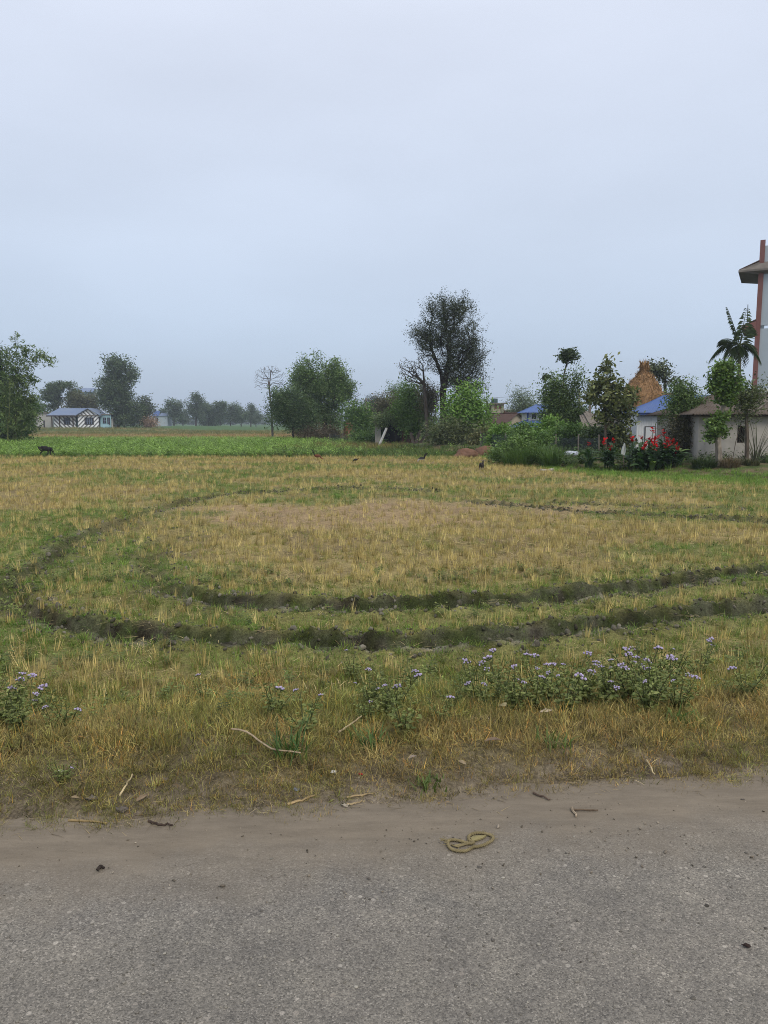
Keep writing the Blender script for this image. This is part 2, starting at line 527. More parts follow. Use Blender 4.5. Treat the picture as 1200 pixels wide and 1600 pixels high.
ml2 = t.nodes.new('ShaderNodeMath'); ml2.operation = 'MULTIPLY'; t.links.new(ml.outputs[0], ml2.inputs[0]); t.links.new(f3, ml2.inputs[1])
v = t.nodes.new('ShaderNodeVectorMath'); v.operation = 'SCALE'; t.links.new(a.outputs['Color'], v.inputs[0]); t.links.new(ml2.outputs[0], v.inputs['Scale'])
t.links.new(v.outputs[0], b.inputs['Base Color'])
b.inputs['Roughness'].default_value = 0.95; b.inputs['Specular IOR Level'].default_value = 0.1
ad = t.nodes.new('ShaderNodeMath'); ad.operation = 'ADD'; t.links.new(n1.outputs['Fac'], ad.inputs[0]); t.links.new(n2.outputs['Fac'], ad.inputs[1])
bump(t, b, ad.outputs[0], 0.8, 0.02)
ground = MB().add(np.stack([GX, GY, GZ], -1).reshape(-1, 3), gf, GC.reshape(-1, 3)).build('ground', mg, smooth=True)
tag(ground, kind='structure')

# road: a slightly crowned asphalt sheet with dust blown over its edge
mr_, t, b = newmat('worn_asphalt')
tc = t.nodes.new('ShaderNodeTexCoord')
vor = t.nodes.new('ShaderNodeTexVoronoi'); vor.inputs['Scale'].default_value = 210; t.links.new(tc.outputs['Object'], vor.inputs['Vector'])
vor2 = t.nodes.new('ShaderNodeTexVoronoi'); vor2.inputs['Scale'].default_value = 62; t.links.new(tc.outputs['Object'], vor2.inputs['Vector'])
hsv = t.nodes.new('ShaderNodeSeparateColor'); t.links.new(vor.outputs['Color'], hsv.inputs[0])
hsv2 = t.nodes.new('ShaderNodeSeparateColor'); t.links.new(vor2.outputs['Color'], hsv2.inputs[0])
cr = t.nodes.new('ShaderNodeValToRGB'); t.links.new(hsv.outputs[0], cr.inputs[0])
el_ = cr.color_ramp.elements
el_[0].color = (.085, .081, .074, 1); el_[1].position = 1.0; el_[1].color = (.27, .255, .23, 1)
for p_, c_ in ((.3, (.128, .122, .11, 1)), (.7, (.166, .157, .141, 1)), (.93, (.20, .19, .17, 1))):
    q = el_.new(p_); q.color = c_
big = rng_node(t, hsv2.outputs[1], .965, .97)
stone = mixc(t, hsv2.outputs[0], (.19, .175, .155), (.29, .275, .25))
dmask = rng_node(t, vor2.outputs['Distance'], .55, .4)
mm = t.nodes.new('ShaderNodeMath'); mm.operation = 'MULTIPLY'; t.links.new(big, mm.inputs[0]); t.links.new(dmask, mm.inputs[1])
c1 = mixc(t, mm.outputs[0], cr.outputs[0], stone)
nf = noise_node(t, 240, 3, .7); c1 = mixc(t, 1.0, c1, mixc(t, rng_node(t, nf.outputs['Fac'], .3, .7), (.8, .8, .8), (1.18, 1.18, 1.18)), 'MULTIPLY')
nl = noise_node(t, 1.1, 5, .6); c1 = mixc(t, 1.0, c1, mixc(t, rng_node(t, nl.outputs['Fac'], .3, .7), (1.04, 1.02, .985), (1.4, 1.36, 1.29)), 'MULTIPLY')
nm_ = noise_node(t, 7.0, 5, .65); c1 = mixc(t, 1.0, c1, mixc(t, rng_node(t, nm_.outputs['Fac'], .32, .68), (.86, .86, .87), (1.13, 1.12, 1.10)), 'MULTIPLY')
nst = noise_node(t, .55, 3, .5, 'Object', (.35, 2.2, 1)); c1 = mixc(t, 1.0, c1, mixc(t, rng_node(t, nst.outputs['Fac'], .35, .65), (.92, .92, .93), (1.08, 1.07, 1.05)), 'MULTIPLY')
sx = t.nodes.new('ShaderNodeSeparateXYZ'); t.links.new(tc.outputs['Object'], sx.inputs[0])
m1 = t.nodes.new('ShaderNodeMath'); m1.operation = 'MULTIPLY_ADD'; t.links.new(sx.outputs[0], m1.inputs[0]); m1.inputs[1].default_value = -0.13; t.links.new(sx.outputs[1], m1.inputs[2])
nd = noise_node(t, 2.4, 5, .65)
m2 = t.nodes.new('ShaderNodeMath'); m2.operation = 'MULTIPLY_ADD'; t.links.new(nd.outputs['Fac'], m2.inputs[0]); m2.inputs[1].default_value = 0.55; t.links.new(m1.outputs[0], m2.inputs[2])
dust = rng_node(t, m2.outputs[0], 2.60, 3.04)
ns = noise_node(t, 3.4, 8, .78, 'Object', (.8, 3.6, 1))
c2 = mixc(t, dust, c1, mixc(t, rng_node(t, ns.outputs['Fac'], .32, .68), mixc(t, nf.outputs['Fac'], (.095, .078, .056), (.18, .15, .113)), mixc(t, nf.outputs['Fac'], (.165, .137, .10), (.26, .218, .165))))
t.links.new(c2, b.inputs['Base Color'])
b.inputs['Roughness'].default_value = .85; b.inputs['Specular IOR Level'].default_value = .25
iv = t.nodes.new('ShaderNodeMath'); iv.operation = 'SUBTRACT'; iv.inputs[0].default_value = 1.0; t.links.new(vor.outputs['Distance'], iv.inputs[1])
fl = t.nodes.new('ShaderNodeMath'); fl.operation = 'MULTIPLY'; t.links.new(iv.outputs[0], fl.inputs[0])
un = t.nodes.new('ShaderNodeMath'); un.operation = 'SUBTRACT'; un.inputs[0].default_value = 1.0; t.links.new(dust, un.inputs[1]); t.links.new(un.outputs[0], fl.inputs[1])
ad = t.nodes.new('ShaderNodeMath'); ad.operation = 'MULTIPLY_ADD'; t.links.new(nf.outputs['Fac'], ad.inputs[0]); ad.inputs[1].default_value = .5; t.links.new(fl.outputs[0], ad.inputs[2])
bump(t, b, ad.outputs[0], .5, .005)
rx = np.unique(np.r_[np.linspace(-400, -12, 25), np.linspace(-12, 12, 320), np.linspace(12, 400, 25)])
rs = np.unique(np.r_[np.linspace(-6.2, -.4, 30), np.linspace(-.4, .62, 34)])
RX, RSS = np.meshgrid(rx, rs)
RY = RSS / 0.99 + 2.62 + 0.13 * RX
RZ = 0.004 * (fbm(RX, RY, 1.2, 3, 44) - 0.5) + sstep(-.15, .35, RSS) * (.014 * (fbm(RX * .6, RY * 2, 3.0, 4, 46) - .5) + .003)
ny, nx = RX.shape; ii = np.arange(ny * nx).reshape(ny, nx)
road = MB().add(np.stack([RX, RY, RZ], -1).reshape(-1, 3), np.stack([ii[:-1, :-1], ii[:-1, 1:], ii[1:, 1:], ii[1:, :-1]], -1).reshape(-1, 4)).build('road', mr_, smooth=True)
tag(road, kind='structure')

# ------------------------------------------------------------------ scatter by geometry nodes
def source_coll(name, meshes):
    c = bpy.data.collections.new(name)
    for i, me in enumerate(meshes):
        o = bpy.data.objects.new('%s_%02d' % (name, i), me)
        c.objects.link(o)
    return c
def scatter(name, pts, rot, scl, tint, coll, label, cat):
    n = len(pts)
    me = bpy.data.meshes.new(name)
    me.vertices.add(n); me.vertices.foreach_set('co', np.asarray(pts, np.float32).ravel())
    for nm, ty, key, arr in (('rot', 'FLOAT_VECTOR', 'vector', rot), ('scl', 'FLOAT', 'value', scl)):
        at = me.attributes.new(nm, ty, 'POINT'); at.data.foreach_set(key, np.asarray(arr, np.float32).ravel())
    at = me.attributes.new('itint', 'FLOAT_COLOR', 'POINT'); at.data.foreach_set('color', np.c_[tint, np.ones(n)].astype(np.float32).ravel())
    at = me.attributes.new('pick', 'INT', 'POINT'); at.data.foreach_set('value', RNG.integers(0, len(coll.objects), n).astype(np.int32))
    me.update()
    o = bpy.data.objects.new(name, me); COL.objects.link(o)
    ng = bpy.data.node_groups.new(name, 'GeometryNodeTree')
    ng.interface.new_socket('Geometry', in_out='INPUT', socket_type='NodeSocketGeometry')
    ng.interface.new_socket('Geometry', in_out='OUTPUT', socket_type='NodeSocketGeometry')
    gi = ng.nodes.new('NodeGroupInput'); go = ng.nodes.new('NodeGroupOutput')
    ip = ng.nodes.new('GeometryNodeInstanceOnPoints')
    ci = ng.nodes.new('GeometryNodeCollectionInfo'); ci.inputs['Collection'].default_value = coll; ci.inputs['Separate Children'].default_value = True
    def attr(nm, ty):
        a = ng.nodes.new('GeometryNodeInputNamedAttribute'); a.data_type = ty; a.inputs['Name'].default_value = nm
        return next(s for s in a.outputs if s.enabled and s.name == 'Attribute')
    ng.links.new(gi.outputs[0], ip.inputs['Points']); ng.links.new(ci.outputs[0], ip.inputs['Instance'])
    ip.inputs['Pick Instance'].default_value = True
    ng.links.new(attr('pick', 'INT'), ip.inputs['Instance Index'])
    er = ng.nodes.new('FunctionNodeEulerToRotation'); ng.links.new(attr('rot', 'FLOAT_VECTOR'), er.inputs[0])
    ng.links.new(er.outputs[0], ip.inputs['Rotation'])
    ng.links.new(attr('scl', 'FLOAT'), ip.inputs['Scale'])
    ng.links.new(ip.outputs[0], go.inputs[0])
    md = o.modifiers.new('scatter', 'NODES'); md.node_group = ng
    tag(o, label, cat, kind='stuff')
    return o
def blade_arrays(mb, base, direc, length, width, bend, col, segs=2, rng=RNG):
    """a tapering strip that bends over as it rises"""
    base = np.asarray(base, float)
    h = np.array([math.cos(direc), math.sin(direc), 0]); side = np.array([-math.sin(direc), math.cos(direc), 0])
    V, C = [], []
    for k in range(segs + 1):
        f = k / segs
        a = bend[0] + (bend[1] - bend[0]) * f
        if k == 0: p = base.copy()
        else: p = p + (h * math.sin(a) + np.array([0, 0, 1]) * math.cos(a)) * length / segs
        w = width * (1 - f) ** 0.7 * 0.5 + (0 if k == segs else 0)
        if k < segs:
            V += [p - side * w, p + side * w]; C += [col, col]
        else:
            V += [p]; C += [np.asarray(col) * 1.12]
    F = [(2 * k, 2 * k + 1, 2 * k + 3, 2 * k + 2) for k in range(segs - 1)] + [(2 * segs - 2, 2 * segs - 1, 2 * segs)]
    mb.add(np.array(V), F, np.array(C))
def tuft(n, r, h, w, lean, seed, cvar=0.25, stub=False, brown=0.0):
    rg = np.random.default_rng(seed)
    mb = MB()
    for _ in range(n):
        a = rg.random() * 2 * math.pi; q = r * math.sqrt(rg.random())
        d = a + rg.normal(0, .7)
        L = h * (0.45 + 0.75 * rg.random())
        b0 = abs(rg.normal(0, lean * .6)); b1 = b0 + (abs(rg.normal(0, lean * .5)) if stub else abs(rg.normal(0, lean * 1.5)))
        c = np.ones(3) * (1 + cvar * rg.normal())
        if rg.random() < brown: c = np.array((1.5, 1.0, .75)) * c[0]
        c = np.clip(c, .35, 2)
        blade_arrays(mb, (q * math.cos(a), q * math.sin(a), -.01), d, L, w * (.6 + .8 * rg.random()), (b0, min(b1, 2.0)), c, 2 if stub else 3)
    return mb.mesh('tuft', BLADE)
def litter(n, r, L, w, seed):
    rg = np.random.default_rng(seed)
    mb = MB()
    for _ in range(n):
        a = rg.random() * 2 * math.pi; q = r * math.sqrt(rg.random()); d = rg.random() * 6.28
        c = np.ones(3) * np.clip(1 + .3 * rg.normal(), .4, 1.8)
        blade_arrays(mb, (q * math.cos(a), q * math.sin(a), .005 + .02 * rg.random()), d, L * (.4 + .9 * rg.random()), w * (.6 + .8 * rg.random()), (1.25 + .3 * rg.random(), 1.55 + .2 * rg.random()), c, 2)
    return mb.mesh('litter', BLADE)
SRC_STUB = source_coll('stubble_source', [tuft(16, .045, .20, .0065, .30, 100 + i, .28, True) for i in range(9)])
SRC_GRASS = source_coll('grass_source', [tuft(22, .09, .12, .0065, .75, 200 + i, .25, False, .08) for i in range(9)])
SRC_VERGE = source_coll('verge_source', [tuft(40, .10, .105, .0042, .95, 300 + i, .34, False, .10) for i in range(12)])
SRC_LIT = source_coll('litter_source', [litter(11, .2, .16, .0055, 400 + i) for i in range(8)])
def sprig(seed, n=9, h=.16, lw=.03):
    """a little broad-leaved weed: short stems with paired oval leaves"""
    rg = np.random.default_rng(seed); mb = MB()
    for _ in range(n):
        a = rg.random() * 6.28; q = .05 * rg.random(); lean = abs(rg.normal(0, .35)); L = h * (.5 + .7 * rg.random())
        p0 = np.array((q * math.cos(a), q * math.sin(a), -.01)); dv = np.array((math.cos(a) * math.sin(lean), math.sin(a) * math.sin(lean), math.cos(lean)))
        for k in range(4):
            c_ = p0 + dv * L * (k + 1) / 4
            for sgn in (0, math.pi):
                d = a + 1.57 * k + sgn + rg.normal(0, .3); ln = lw * (.7 + .6 * rg.random()); til = rg.normal(.1, .3)
                h_ = np.array((math.cos(d), math.sin(d), til)); s_ = np.array((-math.sin(d), math.cos(d), 0)) * ln * .42
                V = [c_, c_ + h_ * ln * .55 + s_, c_ + h_ * ln * 1.15, c_ + h_ * ln * .55 - s_]
                mb.add(np.array(V), np.array([(0, 1, 2, 3)]), np.ones(3) * np.clip(1 + .25 * rg.normal(), .5, 1.7))
    return mb.mesh('sprig', BLADE)
SRC_SPRIG = source_coll('sprig_source', [sprig(500 + i) for i in range(8)])

def area_points(y0, y1, dens, pad=2.5, lat=0.60):
    n = int(dens * (y1 - y0) * ((y0 + y1) * .5 * lat + pad) * 2 * 1.25) + 10
    y = y0 + (y1 - y0) * RNG.random(n)
    wmax = y1 * lat + pad
    x = (RNG.random(n) * 2 - 1) * wmax
    dens_here = n / ((y1 - y0) * wmax * 2)
    k = (np.abs(x) < y * lat + pad) & (RNG.random(n) < dens / dens_here)
    return x[k], y[k]
def put(x, y, sink=0.0):
    return np.stack([x, y, gh(x, y) - sink], -1)
def rots(n, tilt=.15):
    return np.stack([RNG.normal(0, tilt, n), RNG.normal(0, tilt, n), RNG.random(n) * 6.283], -1)
def tints(n, a, b, var=.18, f=None):
    f = RNG.random(n) if f is None else f
    a, b = np.array(a), np.array(b)
    return np.clip((a + (b - a) * f[:, None]) * (1 + var * RNG.normal(size=(n, 1))), .004, .9)
def cat3(L):
    return [np.concatenate([q[i] for q in L]) for i in range(len(L[0]))]

# stubble in rough rows
L = []
for y0, y1, dn, sc in ((4.6, 10, 70, .78), (10, 18, 44, .85), (18, 41.3, 22, 1.0)):
    x, y = area_points(y0, y1, dn)
    if sc < .9:
        y = np.where(RNG.random(len(y)) < .6, np.round(y / .2) * .2 + RNG.normal(0, .03, len(y)), y)
    s = road_s(x, y); d, w, _s = rut_field(x, y)
    keep = (s > 2.0) & (y < home_edge(np.maximum(x, 1.9)) + np.where(x < 1.9, 99, -2.0 - 2.0 * fbm(x, y, .5, 2, 8)))
    keep &= RNG.random(len(x)) > np.clip(np.exp(-(d / np.where(_s < 0, .55, .22)) ** 4) * w * 1.1, 0, 1)
    keep &= RNG.random(len(x)) > bare_mask(x, y) * .6
    keep &= RNG.random(len(x)) > green_mask(x, y) * .45
    keep &= RNG.random(len(x)) < .35 + 1.0 * fbm(x, y, .7, 3, 88)
    x, y = x[keep], y[keep]
    n = len(x)
    L.append((put(x, y), rots(n, .12), sc * (.6 + .55 * RNG.random(n)), tints(n, (.34, .26, .10), (.58, .47, .215), .24)))
p_, r_, s_, c_ = cat3(L)
scatter('rice_stubble', p_, r_, s_, c_, SRC_STUB, 'straw yellow cut rice stubble standing across the whole field', 'stubble')
# lying straw
L = []
for y0, y1, dn, sc in ((4.4, 10, 42, .8), (10, 20, 16, 1.1), (20, 41, 4.5, 1.7)):
    x, y = area_points(y0, y1, dn)
    s = road_s(x, y); d, w, _ = rut_field(x, y)
    keep = (s > 1.6) & (y < np.where(x > 1.9, home_edge(x) - 2, 99)) & (RNG.random(len(x)) > np.clip(np.exp(-(d / .32) ** 2) * w * 1.1, 0, 1)) & (RNG.random(len(x)) < fbm(x, y, .8, 3, 18) * 1.4)
    x, y = x[keep], y[keep]; n = len(x)
    L.append((put(x, y), rots(n, .06), sc * (.7 + .6 * RNG.random(n)), tints(n, (.24, .18, .08), (.50, .40, .20), .25)))
p_, r_, s_, c_ = cat3(L)
scatter('fallen_straw', p_, r_, s_, c_, SRC_LIT, 'loose pale straw lying flat between the stubble', 'straw')
# short green weeds through the field
L = []
for y0, y1, dn, sc in ((4.4, 9, 170, .66), (9, 16, 80, .75), (16, 41.3, 20, 1.15)):
    x, y = area_points(y0, y1, dn)
    s = road_s(x, y); d, w, _s = rut_field(x, y)
    gm = green_mask(x, y)
    keep = (s > 1.2) & (RNG.random(len(x)) < .34 + .75 * gm) & (RNG.random(len(x)) > bare_mask(x, y) * .8) & (RNG.random(len(x)) > np.clip(np.exp(-(d / np.where(_s < 0, .28, .14)) ** 4) * w * .9, 0, 1)) & (y < np.where(x > 1.9, home_edge(x) + 1.5, 99))
    x, y, gm = x[keep], y[keep], gm[keep]; n = len(x)
    L.append((put(x, y), rots(n, .2), sc * (.5 + .7 * RNG.random(n)), tints(n, (.24, .235, .058), (.105, .20, .034), .2, np.clip(gm * .7 + .4 * RNG.random(n), 0, 1))))
p_, r_, s_, c_ = cat3(L)
scatter('field_grass', p_, r_, s_, c_, SRC_GRASS, 'short green weeds and grass growing between the rice stubble', 'grass')
# broad little weeds near the front
x, y = area_points(3.9, 9.5, 46)
s = road_s(x, y); d, w, _ = rut_field(x, y)
keep = (s > 1.3) & (RNG.random(len(x)) < sstep(.45, .65, fbm(x, y, 1.1, 3, 141)) * .8 + .05) & (RNG.random(len(x)) > np.clip(np.exp(-(d / .7) ** 4) * w * 1.0, 0, 1))
x, y = x[keep], y[keep]; n = len(x)
scatter('leafy_weeds', put(x, y), rots(n, .15), .3 + .5 * RNG.random(n), tints(n, (.10, .14, .038), (.19, .215, .06), .22), SRC_SPRIG, 'small broad-leaved green weeds among the roadside grass', 'weeds')
# verge grass
x, y = area_points(2.55, 6.0, 620, 1.6, .56)
s = road_s(x, y); gb = .25 + .045 * x + (fbm(x, y, 1.6, 3, 131) - .5) * .3
keep = (s > gb) & (s < 2.9) & (RNG.random(len(x)) < (.35 + .7 * sstep(gb, gb + .2, s)) * (1 - .7 * sstep(1.3, 2.4, s)) * (.5 + .9 * sstep(.3, .55, fbm(x, y, 2.1, 3, 121))))
x, y, s = x[keep], y[keep], s[keep]; n = len(x)
dryf = np.clip(fbm(x, y, 1.0, 3, 111) * 1.9 - .30 - .22 * sstep(.9, 1.5, s) + .28 * RNG.normal(size=n), 0, 1)
hs = .42 + .40 * sstep(.25, 1.1, s)
scatter('verge_grass', put(x, y), rots(n, .25), hs * (.55 + .65 * RNG.random(n)), tints(n, (.155, .18, .042), (.32, .245, .095), .34, dryf), SRC_VERGE, 'matted brown and olive grass on the road verge', 'grass')
x, y = area_points(2.5, 4.9, 420, 1.5, .56)
s = road_s(x, y); gb = .22 + .045 * x
keep = (s > gb - .10) & (s < 1.6) & (RNG.random(len(x)) < fbm(x, y, 1.8, 3, 151) * 1.3 * sstep(gb - .12, gb + .12, s))
x, y = x[keep], y[keep]; n = len(x)
scatter('verge_litter', put(x, y), rots(n, .05), .16 + .30 * RNG.random(n) ** 1.5, tints(n, (.10, .075, .045), (.33, .26, .15), .3), SRC_LIT, 'dry grass litter lying along the dirt shoulder', 'straw')
# mud clods along the ruts
def clod(seed):
    rg = np.random.default_rng(seed)
    return MB().blob((0, 0, 0), (1, .8, .6), 7, 4, (1, 1, 1), .55, rg)
CLOD, t, b = newmat('clod_mud')
ia = t.nodes.new('ShaderNodeAttribute'); ia.attribute_type = 'INSTANCER'; ia.attribute_name = 'itint'
n = noise_node(t, 2.5, 5, .7); t.links.new(mixc(t, 1.0, ia.outputs['Color'], mixc(t, rng_node(t, n.outputs['Fac'], .3, .7), (.6, .6, .6), (1.35, 1.35, 1.35)), 'MULTIPLY'), b.inputs['Base Color'])
b.inputs['Roughness'].default_value = .95; b.inputs['Specular IOR Level'].default_value = .1; bump(t, b, n.outputs['Fac'], .6, .003)
SRC_CLOD = source_coll('clod_source', [clod(600 + i).mesh('clod', CLOD, True) for i in range(8)])
L = []
for (pts, ww) in RUTS:
    for i in range(len(pts) - 1):
        a, b_ = pts[i], pts[i + 1]
        seg = np.linalg.norm(b_ - a); nc = int(seg * 240 * ww[i] * min(1.0, 9.0 / a[1]) ** .5)
        if nc <= 0: continue
        f = RNG.random(nc)[:, None]; q = a + (b_ - a) * f
        nrm = np.array((-(b_ - a)[1], (b_ - a)[0])) / (seg + 1e-6)
        off = np.where(RNG.random(nc) < .5, -1, 1) * np.abs(RNG.normal(.30, .10, nc))
        inn = RNG.random(nc) < .25; off = np.where(inn, RNG.normal(0, .12, nc), off)
        q = q + nrm * off[:, None]
        sc = np.clip(.0105 * np.exp(RNG.normal(0, .55, nc)), .004, .040)
        z = gh(q[:, 0], q[:, 1]) + sc * .2
        L.append((np.c_[q, z], np.stack([RNG.random(nc) * 6, RNG.random(nc) * 6, RNG.random(nc) * 6], -1), sc, tints(nc, (.06, .056, .038), (.185, .17, .135), .15, np.where(inn, .05, RNG.random(nc)))))
p_, r_, s_, c_ = cat3(L)
scatter('mud_clods', p_, r_, s_, c_, SRC_CLOD, 'grey lumps of mud thrown up along the tractor ruts', 'mud')
# stones pressed into the asphalt and loose grit on the shoulder
def flat_stone(seed):
    rg = np.random.default_rng(seed)
    return MB().blob((0, 0, 0), (1, .72, .34), 7, 3, (1, 1, 1), .45, rg).mesh('chip', CLOD, True)
SRC_CHIP = source_coll('chip_source', [flat_stone(650 + i) for i in range(8)])
x, y = area_points(1.3, 3.2, 330, .8, .62)
s = road_s(x, y); keep = (s < .02) & (RNG.random(len(x)) < 1 - .75 * sstep(-.5, -.05, s))
x, y = x[keep], y[keep]; n = len(x)
sc = np.clip(.0036 * np.exp(RNG.normal(0, .4, n)), .002, .010)
scatter('road_chippings', np.stack([x, y, np.full(n, .0005)], -1), np.stack([np.zeros(n), np.zeros(n), RNG.random(n) * 6.28], -1), sc, tints(n, (.12, .11, .095), (.30, .28, .235), .2, RNG.random(n) ** 1.6), SRC_CHIP, 'pale stone chippings worn proud in the asphalt surface', 'gravel')
x, y = area_points(2.3, 3.6, 900, .8, .62)
s = road_s(x, y); keep = (s > -.3) & (s < .8) & (RNG.random(len(x)) < .7 * fbm(x, y, 3, 2, 5))
x, y = x[keep], y[keep]; n = len(x)
sc = np.clip(.0024 * np.exp(RNG.normal(0, .55, n)), .0012, .013)
scatter('shoulder_grit', np.stack([x, y, np.maximum(gh(x, y), .003) + sc * .15], -1), rots(n, .4), sc, tints(n, (.10, .085, .065), (.27, .23, .18), .2), SRC_CHIP, 'small stones and grit on the dirt road shoulder', 'gravel')
# ------------------------------------------------------------------ trees
def leaf_cards(mb, cen, size, tint, rng, aspect=.5, up=.35, droop=None, fold=0.0):
    """many leaf-sized diamonds; each with its own lie and colour"""
    n = len(cen)
    nrm = rng.normal(size=(n, 3)); nrm[:, 2] = np.abs(nrm[:, 2]) + up
    nrm /= np.linalg.norm(nrm, axis=1, keepdims=True)
    a = rng.normal(size=(n, 3))
    if droop is not None:
        a[:, 2] = a[:, 2] * .3 - droop
    a -= nrm * (a * nrm).sum(1, keepdims=True); a /= np.linalg.norm(a, axis=1, keepdims=True) + 1e-9
    b = np.cross(nrm, a)
    L = (np.asarray(size) * (.65 + .7 * rng.random(n)))[:, None]; W = L * aspect * .5
    V = np.stack([cen - a * L * .5, cen + b * W - a * L * .05, cen + a * L * .5 - nrm * L * fold, cen - b * W - a * L * .05], 1)
    F = np.arange(n * 4).reshape(n, 4)
    mb.add(V.reshape(-1, 3), F, np.repeat(np.clip(tint, .002, .9), 4, 0))
def blob_points(blobs, n, rng, shell=.55, gap=.0, gscale=1.0):
    vol = np.array([b[1][0] * b[1][1] * b[1][2] for b in blobs]) ** (2 / 3.)
    k = rng.choice(len(blobs), int(n * 3), p=vol / vol.sum())
    d = rng.normal(size=(len(k), 3)); d /= np.linalg.norm(d, axis=1, keepdims=True)
    r = rng.random(len(k)) ** shell
    C = np.array([b[0] for b in blobs])[k]; S = np.array([b[1] for b in blobs])[k]
    p = C + d * r[:, None] * S
    q = fbm(p[:, 0] * gscale + p[:, 1] * gscale * .7, p[:, 2] * gscale - p[:, 1] * gscale * .5, .9, 2, int(rng.integers(999)))
    p = p[q > gap]
    return p[:n]
def branch_mesh(trunk, attr, rng, r0, tip=.012, sag=.0, sides=5, col=(.06, .05, .04), step=.55):
    """limbs that leave the trunk lines and run out to every leaf clump, thickness by what each carries"""
    nodes, par, plen = [], [], []
    for line in trunk:
        line = [np.asarray(q, float) for q in line]
        prev = -1
        if nodes:
            dd = [np.linalg.norm(line[0] - q) for q in nodes]; j = int(np.argmin(dd))
            if dd[j] < .8: prev = j
        for q in line:
            if prev >= 0 and np.linalg.norm(nodes[prev] - q) < 1e-6: continue
            nodes.append(q); par.append(prev); plen.append(0 if prev < 0 else plen[prev] + np.linalg.norm(q - nodes[prev])); prev = len(nodes) - 1
    first = nodes[0]
    load = {}
    top = np.mean([l[-1] for l in trunk], 0)
    order = np.argsort(np.linalg.norm(attr - top, axis=1))
    tips = []
    for i in order:
        a = attr[i]
        A = np.array(nodes); dist = np.linalg.norm(A - a, axis=1)
        cost = dist + .25 * np.array(plen) + np.clip(A[:, 2] - a[2], 0, None) * 1.2
        cost[A[:, 2] < first[2] + .12 * (top[2] - first[2])] += 3
        j = int(np.argmin(cost)); p0 = nodes[j]; L = dist[j]
        m = max(1, int(L / step)); prev = j
        for k in range(1, m + 1):
            f = k / m
            q = p0 + (a - p0) * f
            q = q + (rng.normal(size=3) * .06 * L * (1 - f) if k < m else 0) + np.array((0, 0, .10 * L * math.sin(f * math.pi) - sag * f * f * L))
            nodes.append(q); par.append(prev); plen.append(plen[prev] + L / m); prev = len(nodes) - 1
        tips.append(prev)
    cnt = np.zeros(len(nodes))
    for q in tips:
        while q >= 0:
            cnt[q] += 1; q = par[q]
    rad = np.maximum(tip, r0 * (cnt / max(1, cnt.max())) ** .52)
    mb = MB()
    ang = np.linspace(0, 2 * np.pi, sides, endpoint=False)
    for i in range(len(nodes)):
        if par[i] < 0: continue
        p, q = nodes[par[i]], nodes[i]
        t_ = q - p; l = np.linalg.norm(t_)
        if l < 1e-5: continue
        t_ = t_ / l
        ref = np.array((0, 0, 1.)) if abs(t_[2]) < .9 else np.array((1., 0, 0))
        u = np.cross(t_, ref); u /= np.linalg.norm(u); w = np.cross(u, t_)
        ra = min(rad[par[i]], rad[i] * 1.35 if cnt[i] < cnt[par[i]] * .6 else rad[par[i]]); rb = rad[i]
        flare = 1.35 if par[par[i]] < 0 else 1.0
        ring = np.cos(ang)[:, None] * u + np.sin(ang)[:, None] * w
        V = np.r_[p + ring * ra * flare, q + t_ * rb * .25 + ring * rb]
        mb.add(V, np.array([(k, (k + 1) % sides, sides + (k + 1) % sides, sides + k) for k in range(sides)]), np.array(col) * (.75 + .5 * rng.random()))
    return mb
def px_blobs(bl, Y, depth=.9):
    m = M(Y)
    return [(P(b[0], b[1], Y + (b[4] if len(b) > 4 else 0)), (b[2] * m, b[2] * m * depth, b[3] * m)) for b in bl]
